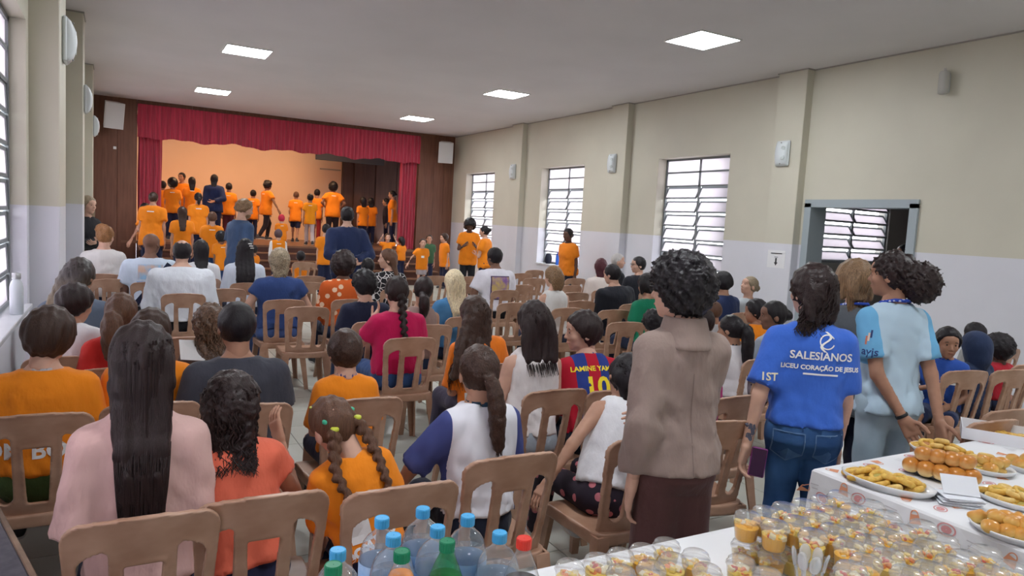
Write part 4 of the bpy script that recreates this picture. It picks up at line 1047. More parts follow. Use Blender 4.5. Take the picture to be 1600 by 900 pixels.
# dark side table in the near left corner
_ta, _tb = at_z(0, 790, .745), at_z(60, 900, .745); _tr = math.atan2(-(_ta-_tb)[0], (_ta-_tb)[1])
tb = tag(empty('side_table', (_ta[0], _ta[1], 0), _tr), 'dark stone-topped side table in the near left corner', 'table')
MB().box(-.20, -.016, -1.5, .10, .715, .745, .004).build('table_top', mat('dark_speckled_top', (.035, .035, .050), .3, c2=(.07, .065, .085), vscale=40), tb)
MB().box(-.016, 0, -1.5, .10, .700, .745, .003).build('edging', mat('worn_brown_edge', (.20, .13, .09), .6, var=.3, vscale=12), tb)
for sx, sy in ((-.17, -1.45), (-.05, -1.45), (-.17, .05), (-.05, .05)): MB().box(sx-.02, sx+.02, sy-.02, sy+.02, 0, .716).build('leg', mat('table_leg_wood', (.09, .055, .04), .6), tb)

# ------------------------------------------------------------------ drinks and cup table
M_CLOTHW = mat('white_tablecloth', (.74, .74, .76), .8, bump=.05, bscale=30)
def cloth_cover(name, x0, x1, y0, y1, z, drop, m, parent, seed=1):
    # a cloth over a rectangular table: flat top, rounded edge, gently waving skirt
    rng = random.Random(seed); per = []; N = 26
    for a, b, n in (((x0, y0), (x1, y0), N), ((x1, y0), (x1, y1), N), ((x1, y1), (x0, y1), N), ((x0, y1), (x0, y0), N)):
        for i in range(n): per.append((a[0]+(b[0]-a[0])*i/n, a[1]+(b[1]-a[1])*i/n))
    cx, cy = (x0+x1)/2, (y0+y1)/2; v = []; f = []; n = len(per)
    for o, dz, w in ((-.02, .0, 0), (.0, -.002, 0), (.006, -.010, 0), (.010, -.06, .25), (.018, -.5*drop, .7), (.028, -drop, 1.0)):
        for i, (x, y) in enumerate(per):
            nx = (x > x1-1e-6)*1.0-(x < x0+1e-6)*1.0; ny = (y > y1-1e-6)*1.0-(y < y0+1e-6)*1.0
            wv = w*.016*math.sin(i*.55+seed)+w*.010*math.sin(i*1.3); v.append((x+nx*(o+wv), y+ny*(o+wv), z+dz))
    for j in range(5):
        for i in range(n): k = (i+1) % n; f.append((j*n+i, (j+1)*n+i, (j+1)*n+k, j*n+k))
    f.append(tuple(range(n)))
    o = mesh(name, v, f, m, False); return obj(name, o, parent)
def table(x0, x1, y0, y1, z, label):
    e = tag(empty('trestle_table', (0, 0, 0)), label, 'table')
    MB().box(x0, x1, y0, y1, z-.03, z-.003, .003).build('table_top', mat('table_board', (.45, .36, .28), .6), e)
    for x in (x0+.06, x1-.06):
        for y in (y0+.06, y1-.06): MB().box(x-.02, x+.02, y-.02, y+.02, 0, z-.03).build('leg', mat('steel_leg', (.3, .3, .31), .4, metal=.5), e)
    return e
TZ = .752
table(.15, 2.30, .70, 1.60, TZ, 'long drinks table at the very front, covered in plain white')
tc1 = tag(cloth_cover('tablecloth', .15, 2.30, .70, 1.60, TZ, .28, M_CLOTHW, None, 2), 'plain white cloth under the fruit cups and bottles', 'tablecloth')
M_PET = clear('clear_pet', (.98, .99, 1), .10, .06, 1.55); M_WATER = clear('water_body', (.93, .97, 1), .10, .02, 1.15, (.62, .74, .86))
M_CAPB = mat('light_blue_cap', (.06, .38, .72), .4); M_CAPG = mat('green_cap', (.0, .20, .09), .4); M_CAPR = mat('red_cap', (.70, .035, .02), .4)
M_LAB = mat('blue_white_label', (.25, .45, .72), .5, c2=(.55, .68, .82), vscale=14)
PROF = [(.030, 0), (.042, .006), (.0445, .02), (.0445, .09), (.043, .10), (.0445, .11), (.0445, .20), (.0445, .232), (.0425, .250), (.0375, .267), (.029, .280), (.019, .288), (.0145, .294), (.0135, .30), (.0135, .312)]
PROFS = [(.030, 0), (.046, .01), (.048, .03), (.047, .10), (.050, .14), (.050, .18), (.048, .215), (.041, .25), (.028, .282), (.0145, .305), (.0135, .312), (.0135, .325)]
def lathe_me(prof, m, name, n=28, cap=True): return MB().lathe(prof, n, cap=cap).me(name, m, True)
def cap_me(m, z0):
    mb = MB(); n = 40; pr = [(.0150, 0), (.0156, .001), (.0156, .018), (.0140, .0205), (.0125, .0195), (.001, .0195)]; v = []; f = []
    for r, z in pr:
        for i in range(n): a = 2*math.pi*i/n; q = r-(.0006 if i % 2 and .0155 < r else 0); v.append((q*math.cos(a), q*math.sin(a), z+z0))
    for j in range(len(pr)-1):
        for i in range(n): k = (i+1) % n; f.append((j*n+i, j*n+k, (j+1)*n+k, (j+1)*n+i))
    return mb.add(v, f).me('cap', m)
def liquid(prof, level): 
    out = []
    for r, z in prof:
        if z >= level: break
        out.append((r*.965, max(z, .003)))
    return out+[(np.interp(level, [z for r, z in prof], [r for r, z in prof])*.965, level)]
W_B, W_L, W_C, W_T = lathe_me(PROF, M_PET, 'bottle_wall'), lathe_me(liquid(PROF, .245), M_WATER, 'water'), cap_me(M_CAPB, .300), MB().lathe([(.0452, .130), (.0454, .135), (.0454, .225), (.0452, .230)], 28, cap=False).me('label', M_LAB, True)
def bottle(px, py, me, label, name, group=None, zt=None):
    zc = TZ+(zt or .318); p = at_z(px, py, zc); e = tag(empty(name, (p[0], p[1], TZ), random.Random(px).uniform(0, 6)), label, 'bottle', group)
    for n, m in me: obj(n, m, e)
    return e
wb = [('bottle_wall', W_B), ('water', W_L), ('label', W_T), ('cap', W_C)]
for px, py, wh in ((597, 810, 'left of the back row'), (661, 795, 'tallest-looking at the middle back'), (731, 807, 'right of the back row'), (684, 824, 'just behind the dark green bottle'), (615, 837, 'behind the orange drink'), (781, 833, 'beside the red-capped bottle'), (528, 860, 'at the left end of the bottles')):
    bottle(px, py, wb, 'clear water bottle with light blue cap, '+wh, 'water_bottle', 'water bottles on the drinks table')
PROFS = [(r*.88, z) if r > .02 else (r, z) for r, z in PROFS]
def soda(px, py, wallm, liqm, capm, level, label):
    bottle(px, py, [('bottle_wall', lathe_me(PROFS, wallm, 'bottle_wall')), ('drink', lathe_me(liquid(PROFS, level), liqm, 'drink')), ('cap', cap_me(capm, .312))], label, 'soda_bottle', None, .330)
soda(628, 862, M_PET, mat('orange_drink', (.90, .27, .004), .3), M_CAPG, .288, 'bottle of orange soda with a green cap')
soda(699, 846, clear('green_pet', (.35, .80, .50), .10, body=(.1, .5, .25)), mat('green_soda', (.05, .13, .05), .3), M_CAPG, .262, 'green soda bottle with a green cap, right of the orange one')
soda(521, 883, clear('green_pet_deep', (.20, .70, .40), .15, body=(.05, .4, .2)), mat('green_soda', (.05, .13, .05), .3), M_CAPG, .25, 'green soda bottle with a green cap at the far left')
soda(819, 842, M_PET, mat('cola', (.018, .010, .008), .2), M_CAPR, .245, 'cola bottle with a bright red cap')
# fruit cups
M_CUP = clear('clear_cup', (1, 1, 1), .08, .08, 1.25); M_LID = clear('clear_lid', (1, 1, 1), .15, .14, 1.34)
cup_wall = MB().lathe([(.024, .001), (.0265, .003), (.0325, .052), (.0335, .054)], 20).me('cup', M_CUP, True)
lid = MB().lathe([(.0345, .052), (.0355, .055), (.0345, .059), (.031, .061), (.0305, .068), (.027, .071), (.001, .071)], 20, cap=False).me('lid', M_LID, True)
fruits = []
FR = [mat('mango', (.80, .42, .03), .35), mat('papaya', (.75, .22, .05), .35), mat('banana', (.78, .66, .40), .45), mat('pineapple', (.80, .58, .10), .4), mat('apple_flesh', (.75, .66, .42), .45), mat('strawberry', (.55, .06, .03), .4)]
for k in range(6):
    rng = random.Random(50+k); v = []; f = []; mi = []
    mb = MB().lathe([(.023, .004), (.0255, .008), (.0295, .038), (.001, .039)], 14)
    v, f = list(mb.v), list(mb.f); mi = [k % 2*3]*len(f); mats = FR
    for i in range(13):
        a, rr = rng.uniform(0, 6.28), .024*math.sqrt(rng.random()); s = rng.uniform(.005, .008); z = .037+rng.uniform(0, .007)
        M = Matrix.Translation((rr*math.cos(a), rr*math.sin(a), z)) @ Matrix.Rotation(rng.uniform(0, 3), 4, 'X') @ Matrix.Rotation(rng.uniform(0, 3), 4, 'Z')
        b = MB().box(-s, s, -s, s, -s*.7, s*.7, s*.25, M); n = len(v); v += b.v; f += [tuple(q+n for q in g) for g in b.f]; mi += [(rng.choice([0, 0, 0, 1, 2, 3, 3, 4, 4, 5]) if i else k % 2*3)]*len(b.f)
    me = mesh('fruit_salad', v, f, mats); me.polygons.foreach_set('material_index', mi); fruits.append(me)
rng = random.Random(11); ncup = 0
spoon_xy = at_z(1264, 893, TZ+.10)
def in_view(p): d = depth_of(p); q = np.asarray(p)-np.array([0, 0, CH]); return abs(q@_rt/d)*F_PX < 835 and (q@_dn/d)*F_PX < 490
spots = []
for x0, x1, y1, lay in ((1.03, 1.40, 1.455, 1), (1.575, 2.02, 1.375, 2)):
    for j in range(7):
        for i in range(int((x1-x0)/.0815)+1):
            x, y = x0+i*.0815+rng.uniform(-.007, .007)+.03*(j % 2), y1-j*.0815+rng.uniform(-.007, .007)
            if math.hypot(x-spoon_xy[0], y-spoon_xy[1]) < .07: continue
            for l in range(lay): spots.append((x, y, TZ+l*.082, l))
    x0 = x1
for j in range(6):
    x, y = 1.487+rng.uniform(-.006, .006), 1.30-j*.0815
    for l in range(1): spots.append((x, y, TZ, 0))
for x, y, z, l in spots:
    if not in_view((x, y, z)): continue
    e = empty('fruit_cup', (x, y, z), rng.uniform(0, 6)); ncup += 1
    if l == 0 and x < 1.5: tag(e, 'small lidded cup of fruit salad in the left cluster on the white cloth', 'cup', 'fruit cups left of the gap in the cloth')
    elif l == 0: tag(e, 'small lidded cup of fruit salad in the bottom layer of the right pile', 'cup', 'fruit cups in the bottom layer')
    else: tag(e, 'small lidded cup of fruit salad in the upper layer of the pile', 'cup', 'fruit cups in the upper layer')
    CS = (1.15,)*3; obj('cup', cup_wall, e, scale=CS); obj('lid', lid, e, scale=CS); obj('fruit_salad', fruits[rng.randrange(6)], e, scale=CS)
# clear spoons in a clear cup
sc_ = tag(empty('spoon_holder', (spoon_xy[0], spoon_xy[1], TZ)), 'clear cup standing among the fruit cups, holding plastic spoons', 'cup')
MB().lathe([(.026, 0), (.028, .002), (.036, .105), (.0375, .107)], 22, cap=False).build('cup', M_CUP, sc_, True)
M_SPOON = clear('clear_spoon', (.96, .96, .98), .32, .08, 1.5)
for k in range(6):
    a = k*1.05; e = tag(empty('plastic_spoon', (spoon_xy[0]+.012*math.cos(a), spoon_xy[1]+.012*math.sin(a), TZ+.004), a), 'clear plastic spoon standing bowl-up in the spoon cup', 'spoon', 'clear plastic spoons in the cup')
    e.rotation_euler = (.0, .10+.04*(k % 3), a)
    MB().tube([(0, 0, 0), (0, 0, .05), (.002, 0, .105)], [.004, .003, .0045], 6).build('handle', M_SPOON, e, True)
    f = Field((-.02, -.026, .09), (.03, .026, .17), .004); f.put(ell((.004, 0, .130), (.007, .017, .027)), 0).cut(ell((.011, 0, .130), (.008, .014, .023))); obj('bowl', mesh('bowl', *f.mesh(), M_SPOON, True), e)

# ------------------------------------------------------------------ food table
FZ = .782; fx0, fx1, fy0, fy1 = 2.47, 3.95, .35, 1.84
table(fx0, fx1, fy0, fy1, FZ, 'food table on the right under a printed cloth')
tc2 = tag(cloth_cover('printed_tablecloth', fx0, fx1, fy0, fy1, FZ, .42, M_CLOTHW, None, 5), 'white tablecloth printed with small red and orange motifs', 'tablecloth')
M_PR1, M_PR2, M_PR3 = mat('print_rose', (.62, .28, .28), .8), mat('print_orange', (.70, .30, .17), .8), mat('print_grey', (.52, .50, .52), .8)
rng = random.Random(4)
def stamp(kind, P0):
    P = lambda x, y: P0(x*1.25, y*1.25)
    v = []; f = []; m = (M_PR1, M_PR2, M_PR3)[kind]
    if kind == 0:
        a, b = ring_geo(.026, .018, .18, 20); c, d = ring_geo(.015, .011, .9, 10)
        v = a+c; f = b+[tuple(q+len(a) for q in g) for g in d]
    elif kind == 1:
        v = [(-.016, -.014), (.018, -.016), (.014, .010), (-.010, .012)]; f = [(0, 1, 2, 3)]; a, b = ring_geo(.012, .014, .25, 10, 0, 3.14); f += [tuple(q+4 for q in g) for g in b]; v += [(x+.002, y+.010) for x, y in a]
    else:
        for k in range(3): a, b = rect_geo(.036-.008*k, .003, 1, 1); f += [tuple(q+len(v) for q in g) for g in b]; v += [(x+.006*k, y-.011*k+.35*x) for x, y in a]
    obj('printed_motif', mesh('printed_motif', [P(x, y) for x, y in v], f, m), tc2)
BVT = BVHTree.FromPolygons([tuple(v.co) for v in tc2.data.vertices], [tuple(p.vertices) for p in tc2.data.polygons])
def on_skirt(y, z):
    h = BVT.ray_cast(Vector((fx0-.3, y, z)), Vector((1, 0, 0)), .5); return ((h[0][0] if h[0] is not None else fx0-.03)-.002, y, z)
for i in range(15):                       # left hanging side
    for j in range(5):
        y, z = fy0+.08+i*.099+.05*(j % 2)+rng.uniform(-.02, .02), FZ-.040-j*.066+rng.uniform(-.010, .010); a = rng.uniform(-.5, .5)
        stamp((i+j*2) % 3, lambda x, q, y=y, z=z, a=a: on_skirt(y-(x*math.cos(a)-q*math.sin(a)), z+(x*math.sin(a)+q*math.cos(a))))
for i in range(14):
    for j in range(14):
        if rng.random() < .15: continue
        x0, y0 = fx0+.06+i*.10+rng.uniform(-.02, .02), fy0+.06+j*.106+rng.uniform(-.02, .02); a = rng.uniform(0, 6)
        stamp((i+j) % 3, lambda x, q, x0=x0, y0=y0, a=a: (x0+x*math.cos(a)-q*math.sin(a), y0+x*math.sin(a)+q*math.cos(a), FZ+.0012))
M_PLATE = mat('white_ceramic', (.70, .71, .73), .2, spec=.6); M_TRAY = mat('black_baking_tray', (.03, .03, .035), .35)
def oval_dish(c, a, b, rz, m, label, h=.028, name='oval_dish', cat='dish'):
    n = 36; v = []; f = []
    for r, z in ((.80, .002), (.86, .0), (.97, h*.6), (1.0, h), (.975, h+.002), (.90, h*.65), (.80, .010), (.01, .009)):
        for i in range(n): t = 2*math.pi*i/n; v.append((a*r*math.cos(t), b*r*math.sin(t), z))
    for j in range(7):
        for i in range(n): k = (i+1) % n; f.append((j*n+i, j*n+k, (j+1)*n+k, (j+1)*n+i))
    f.append(tuple(range(n))[::-1])
    o = obj(name, mesh(name, v, f, m, True), None, (c[0], c[1], FZ+.0015), (0, 0, rz)); return tag(o, label, cat)
M_ROLLP = mat('yellow_pastry', (.74, .50, .11), .55, c2=(.62, .34, .06), vscale=60); M_FILL = mat('green_filling', (.42, .36, .10), .7)
M_PALE = mat('pale_pastry', (.78, .58, .22), .55, c2=(.66, .40, .10), vscale=50)
def crust(name, top, bot):
    m = bpy.data.materials.new(name); m.use_nodes = True; nt = m.node_tree; b = nt.nodes['Principled BSDF']; b.inputs['Roughness'].default_value = .3
    tc = node(nt, 'ShaderNodeTexCoord'); s = node(nt, 'ShaderNodeSeparateXYZ'); nt.links.new(tc.outputs['Object'], s.inputs[0])
    n = node(nt, 'ShaderNodeTexNoise', Scale=40.0); nt.links.new(tc.outputs['Object'], n.inputs['Vector'])
    a = node(nt, 'ShaderNodeMath', operation='MULTIPLY_ADD'); a.inputs[1].default_value = .016; nt.links.new(n.outputs['Fac'], a.inputs[0]); nt.links.new(s.outputs['Z'], a.inputs[2])
    r = node(nt, 'ShaderNodeMapRange'); r.inputs[1].default_value = .020; r.inputs[2].default_value = .044; nt.links.new(a.outputs[0], r.inputs[0])
    x = node(nt, 'ShaderNodeMix', data_type='RGBA'); x.inputs[6].default_value = (*bot, 1); x.inputs[7].default_value = (*top, 1)
    nt.links.new(r.outputs[0], x.inputs[0]); nt.links.new(x.outputs[2], b.inputs['Base Color']); return m
M_BUN = crust('bread_crust', (.52, .20, .032), (.82, .60, .27)); M_PUFF = crust('cheesy_puff_crust', (.60, .27, .05), (.80, .56, .17))
def ring_me(R, r, fill, m, name):
    v = []; f = []; n, k = 18, 8; rg = random.Random(name)
    for i in range(n):
        a = 2*math.pi*i/n; w = 1+.08*math.sin(3*a+rg.random())
        for j in range(k): t = 2*math.pi*j/k; v.append(((R*w+r*math.cos(t))*math.cos(a), (R*w+r*math.cos(t))*math.sin(a), r*1.15+r*1.15*math.sin(t)))
    for i in range(n):
        for j in range(k): f.append((i*k+j, ((i+1) % n)*k+j, ((i+1) % n)*k+(j+1) % k, i*k+(j+1) % k))
    o = len(v); v += [(R*math.cos(2*math.pi*i/n), R*math.sin(2*math.pi*i/n), r*1.2) for i in range(n)]+[(0, 0, r*1.5)]; nf = len(f)
    f += [(o+i, o+(i+1) % n, o+n) for i in range(n)]
    me = mesh(name, v, f, [m, fill], True); me.polygons.foreach_set('material_index', [0]*nf+[1]*n); return me
RING = [ring_me(.0245, .0098, M_FILL, M_ROLLP, 'pastry_ring'), ring_me(.021, .0100, M_FILL, M_PALE, 'pastry_ring'), ring_me(.025, .0095, mat('brown_filling', (.45, .20, .07), .7), M_ROLLP, 'pastry_ring')]
def bun_me(k):
    f = Field((-.05, -.045, -.006), (.05, .045, .065), .0055); f.put(rbox((0, 0, .026), (.036, .030, .027), .024), 0); rg = np.random.RandomState(k); p = rg.uniform(0, 6, 3)
    f.put(ell((0, 0, .030), (.040, .033, .026)), .01); f.shift(lambda x, y, z: .0018*np.sin(60*x+p[0])*np.sin(55*y+p[1])); return mesh('bread_roll', *f.mesh(), M_BUN, True)
def puff_me(k):
    f = Field((-.045, -.045, -.006), (.045, .045, .06), .005); rg = np.random.RandomState(k)
    f.put(ell((0, 0, .022), (.027, .025, .022)), 0)
    for i in range(5): a = rg.uniform(0, 6.28); f.put(ell((.016*math.cos(a), .016*math.sin(a), .018+.016*rg.rand()), (.014, .014, .013)), .006)
    f.shift(lambda x, y, z: .0018*np.sin(150*x+k)*np.sin(140*y)*np.sin(130*z)); return mesh('cheese_puff', *f.mesh(), M_PUFF, True)
BUN = [bun_me(k) for k in range(3)]; PUFF = [puff_me(k) for k in range(4)]
def dish_at(px, py): return at_z(px, py, FZ+.02)
def pile(c, a, b, rz, kinds, name, label, group, n, z0, pitch, layers=2, tilt=.35, seed=1):
    rg = random.Random(seed); cnt = 0; cs, sn = math.cos(rz), math.sin(rz)
    for l in range(layers):
        k = 1-.30*l; x = -a*k
        nx, ny = int(2*a*k/pitch), int(2*b*k/pitch)
        for i in range(nx+1):
            for j in range(ny+1):
                u, w = (-a*k+pitch*(i+.5*(l % 2)+.25*(j % 2))), (-b*k+pitch*(j+.5))
                if (u/(a*k))**2+(w/(b*k))**2 > .95 or cnt >= n: continue
                u += rg.uniform(-.006, .006); w += rg.uniform(-.006, .006); cnt += 1
                o = obj(name, kinds[rg.randrange(len(kinds))], None, (c[0]+u*cs-w*sn, c[1]+u*sn+w*cs, z0+l*.020), (rg.uniform(-tilt, tilt), rg.uniform(-tilt, tilt), rg.uniform(0, 6))); tag(o, label, 'pastry', group)
d1a, d1b = at_z(1316, 740, FZ), at_z(1462, 783, FZ); d1 = (d1a+d1b)/2; a1 = math.atan2(d1b[1]-d1a[1], d1b[0]-d1a[0]); L1 = np.linalg.norm(d1b-d1a)/2
oval_dish(d1, L1, L1*.60, a1, M_PLATE, 'white oval dish of yellow pastry rings at the table corner')
pile(d1, L1*.82, L1*.48, a1, RING[:2]+RING[:1]+RING[2:], 'pastry_ring', 'yellow pastry ring in the white oval dish at the table corner', 'pastry rings in the corner dish', 44, FZ+.012, .047, 2, .5, 3)
d2a, d2b = at_z(1414, 738, FZ), at_z(1528, 762, FZ); d2 = (d2a+d2b)/2; a2 = math.atan2(d2b[1]-d2a[1], d2b[0]-d2a[0])
ux, uy = np.array([math.cos(a2), math.sin(a2)]), np.array([-math.sin(a2), math.cos(a2)]); L2 = np.linalg.norm(d2b-d2a)/2
d2 = d2+np.append(uy, 0)*.05
oval_dish(d2, L2*1.08, L2*.75, a2, M_TRAY, 'black oval baking tray under the glazed bread rolls', .018, 'baking_tray', 'tray')
rg = random.Random(8)
for k in range(5): 
    p = d2[:2]+ux*(-.8+.4*k)*L2*1.02-uy*(.085-.012*abs(k-2)**1.5); tag(obj('bread_roll', BUN[k % 3], None, (p[0], p[1], FZ+.012), (0, 0, a2+1.57+rg.uniform(-.15, .15)+(.30*(k-2)/2))), 'glazed bread roll in the front row on the black tray', 'bread roll', 'bread rolls, front row')
for k in range(4):
    p = d2[:2]+ux*(-.62+.41*k)*L2+uy*.004; tag(obj('bread_roll', BUN[(k+1) % 3], None, (p[0], p[1], FZ+.012), (0, 0, a2+1.57+rg.uniform(-.2, .2))), 'glazed bread roll in the back row on the black tray', 'bread roll', 'bread rolls, back row')
for k in range(4):
    p = d2[:2]+ux*(-.55+.40*k)*L2-uy*.040; tag(obj('bread_roll', BUN[k % 3], None, (p[0], p[1], FZ+.064), (0, 0, a2+1.57+rg.uniform(-.25, .25)), (.95, .95, .95)), 'glazed bread roll stacked on top of the others', 'bread roll', 'bread rolls, top layer')
def plate_pile(px, py, r, kinds, name, lab, plab, group, n, pitch, layers, seed, asp=.8):
    c = dish_at(px, py); oval_dish(c, r, r*asp, a1, M_PLATE, plab, .022, 'plate', 'plate'); pile(c, r*.80, r*asp*.80, a1, kinds, name, lab, group, n, FZ+.010, pitch, layers, .4, seed)
plate_pile(1470, 703, .125, RING, 'pastry_ring', 'small pastry ring on the plate behind the bread rolls', 'white plate of pastry rings behind the bread rolls', 'pastry rings behind the rolls', 26, .046, 3, 12)
plate_pile(1537, 728, .115, [RING[1], PUFF[0], PUFF[1]], 'pastry', 'small ruffled pastry on the plate right of the bread rolls', 'white round plate right of the bread rolls', 'ruffled pastries right of the rolls', 30, .044, 3, 13)
plate_pile(1612, 730, .10, PUFF, 'cheese_puff', 'golden puff on the plate at the right picture edge', 'white plate of golden puffs at the right edge', 'puffs at the right edge', 14, .052, 2, 14)
plate_pile(1588, 778, .135, [RING[0], RING[1]], 'pastry_ring', 'pale rolled pastry on the plate above the cheese puffs', 'white plate of pale rolled pastries', 'pale rolled pastries', 30, .048, 2, 15)
plate_pile(1588, 828, .135, PUFF, 'cheese_puff', 'cheese-topped puff in the near right white dish', 'white oval dish of cheese-topped puffs, nearest on the right', 'cheese puffs, near right', 34, .048, 2, 16)
# cardboard tray of pastries and napkins
c = at_z(1585, 690, FZ); ct = tag(empty('cardboard_tray', (c[0], c[1], FZ), a2+.05), 'long white cardboard tray of pastries at the back of the food table', 'tray')
M_CARD = mat('white_cardboard', (.74, .74, .78), .7)
MB().box(-.22, .22, -.12, .12, .0, .004).build('bottom', M_CARD, ct)
for n_, q in (('side', (-.22, .22, -.124, -.12)), ('side', (-.22, .22, .12, .124)), ('end', (-.224, -.22, -.124, .124)), ('end', (.22, .224, -.124, .124))): MB().box(*q, 0, .055).build(n_, M_CARD, ct)
pile((c[0], c[1]), .17, .08, a2+.05, RING, 'pastry_ring', 'yellow pastry ring in the long white cardboard tray', 'pastries in the cardboard tray', 16, FZ+.008, .052, 1, .3, 21)
c = at_z(1497, 787, FZ); rg = random.Random(3)
for k in range(9):
    v = [(-.062, -.05, 0), (.062, -.05, 0), (.062, .05, 0), (-.062, .05, 0)]; v += [(x, y, .0016) for x, y, z in v]; ang = a1+.6+rg.uniform(-.12, .12)
    o = obj('napkin', mesh('napkin', v, [(3, 2, 1, 0), (4, 5, 6, 7), (0, 1, 5, 4), (1, 2, 6, 5), (2, 3, 7, 6), (3, 0, 4, 7)], mat('paper_napkin', (.70, .72, .77), .9)), None, (c[0]+rg.uniform(-.008, .008), c[1]+rg.uniform(-.008, .008), FZ+.003+k*.0034), (rg.uniform(-.02, .02), rg.uniform(-.02, .02), ang)); tag(o, 'folded white paper napkin in the stack between the dishes', 'napkin', 'stack of paper napkins')
o = obj('napkin', mesh('napkin', [(-.06, 0, 0), (.06, 0, 0), (.06, .055, .055), (-.06, .055, .055), (-.06, .004, -.001), (.06, .004, -.001), (.06, .058, .053), (-.06, .058, .053)], [(0, 1, 2, 3), (7, 6, 5, 4), (0, 4, 5, 1), (2, 6, 7, 3), (1, 5, 6, 2), (3, 7, 4, 0)], mat('paper_napkin', (.70, .72, .77), .9)), None, (c[0], c[1]-.01, FZ+.036), (0, 0, a1+.6)); tag(o, 'white paper napkin standing half open on top of the napkin stack', 'napkin')
# ------------------------------------------------------------------ who is in the hall
ORG = (.80, .235, .012); ORD = (.72, .20, .012); NAVY = (.016, .020, .055); BLK = (.016, .016, .020); WHT = (.74, .74, .78); JEAN = (.030, .070, .19)
DENIM = cloth((.050, .17, .36), 'denim', (.085, .24, .46), 9); DJEAN = cloth((.018, .055, .16), 'denim', (.05, .13, .30), 5)
M_WPR = mat('white_print', (.80, .80, .80), .8); M_YPR = mat('yellow_print', (.80, .62, .02), .7)
BS = 'brown plastic chair under the '
def back_bar(res, w=.115, dz=.30, m=None):
    # the thin white line of lettering under the collar of the orange shirts
    root, S, shirt, tr = res; o = S['pel']+S['Rt'] @ v3((0, 0, S['T']*(1-dz*.55))); s = S['s']
    print_on(shirt, rect_geo(w*s, .016*s, 6, 1), o, S['Rt'][:, 0], S['Rt'][:, 2], m or M_WPR)
def back_text(res, txt, size, h, m, bold=.006, x=0.0, tilt=0.0, geo=None, arch=0.0, name='lettering', eps=.003):
    root, S, shirt, tr = res; R = S['Rt']; s = S['s']; o = S['pel']+R @ v3((x*s, 0, S['T']*h))
    rt, up = R[:, 0], R[:, 2]; rt = rt*math.cos(tilt)+up*math.sin(tilt)
    return print_on(shirt, geo or text_geo(txt, size*s, bold*s), o, rt, R[:, 2], m, eps, arch=arch, name=name)

# --- front row
r1 = person("person in a pale pink T-shirt seated at the front left, nearest the camera", 222, 500, Y=2.40, lean=3, wide=.82, head=(0, 4, 0), skin='m', hair=('long', 'kb', {'len': .45, 'w': .094, 'taper': 1.25}), top_=('tee', (.62, .40, .37), {'sleeve': (.9, 0), 'loose': .7, 'fold': .0045}), arms=(((.15, .0, -1), (-.12, .95, -.25)), ((.10, .05, -1), (-.15, .95, -.25))), bottom=('trousers', NAVY), chairlab=BS+'person in the pale pink T-shirt')
r2 = person("person in a coral blouse in the front row, one hand raised", 362, 580, Y=2.47, lean=8, side=-8, sex='c', head=(-12, 10, 0), skin='m', hair=('wavy', 'kb', {'len': .14, 'w': .105, 'curl': .007, 'k': 120, 't': .022}), top_=('cap', (.74, .155, .090)), arms=('lap', ((.35, .45, -.75), (-.05, .35, .9))), bottom=('trousers', NAVY), chairlab=BS+'person in the coral blouse')
r3 = person("person in an orange T-shirt with coloured hair ties, leaning left behind the bottles", 522, 614, Y=2.44, lean=14, side=-13, sex='c', head=(16, 22, -16), skin='l', hair=('braids', 'br', {'t': .007, 'rad': .021, 'paths': [(-1, [(0, -.01, -.06), (.0, -.03, -.13), (.03, -.06, -.20), (.085, -.075, -.235)]), (1, [(.035, -.015, -.05), (.065, -.045, -.12), (.085, -.065, -.19), (.10, -.075, -.24)])]}), top_=('tee', ORG, {'loose': .8, 'sleeve': (.9, 0)}), arms=('knee', 'lap'), bottom=('trousers', NAVY), shoes=(.03, .03, .035), chairlab=BS+'person in orange with coloured hair ties')
back_text(r3, 'DOM BOSCO', .062, .20, M_WPR, .004, .02, .30); back_text(r3, '', 0, .36, M_WPR, geo=rect_geo(.07, .10, 3, 4), x=-.06, name='white_print')
r4 = person("person in a white shirt with navy sleeves in the front row", 750, 535, Y=2.52, lean=5, sex='c', head=(-6, 6, 0), skin='m', hair=('pony', 'db', {'len': .26, 'at': (.01, -.02), 'thick': 1.05, 'tie': (.62, .45, .45), 'side': (.03, 0, 0), 'curl': .003}), top_=('tee', cloth((.72, .72, .78), 'raglan', (.055, .07, .22), (.142, .5)), {'collar': (.02, .05, .09), 'sleeve': (.95, 0), 'loose': .8}), arms=(((.55, .35, -.75), (.2, .6, -.7)), 'lap'), bottom=('trousers', (.010, .014, .030)), chairlab=BS+'person with the navy sleeves')
r5 = person("person in a white sleeveless top leaning forward beside the taupe blazer", 980, 550, Y=2.64, lean=20, side=22, sex='c', head=(-15, 10, 16), skin='m', hair=('long', 'k', {'len': .12}), top_=('tank', WHT, {'loose': .6}), arms=(((.45, -.05, -.85), (.35, .1, -.9)), 'lap'), bottom=('trousers', cloth((.025, .018, .028), 'blobs', (.50, .16, .19), 17)), shoes=(.62, .62, .64), chairlab=BS+'person in the white top leaning by the taupe blazer')
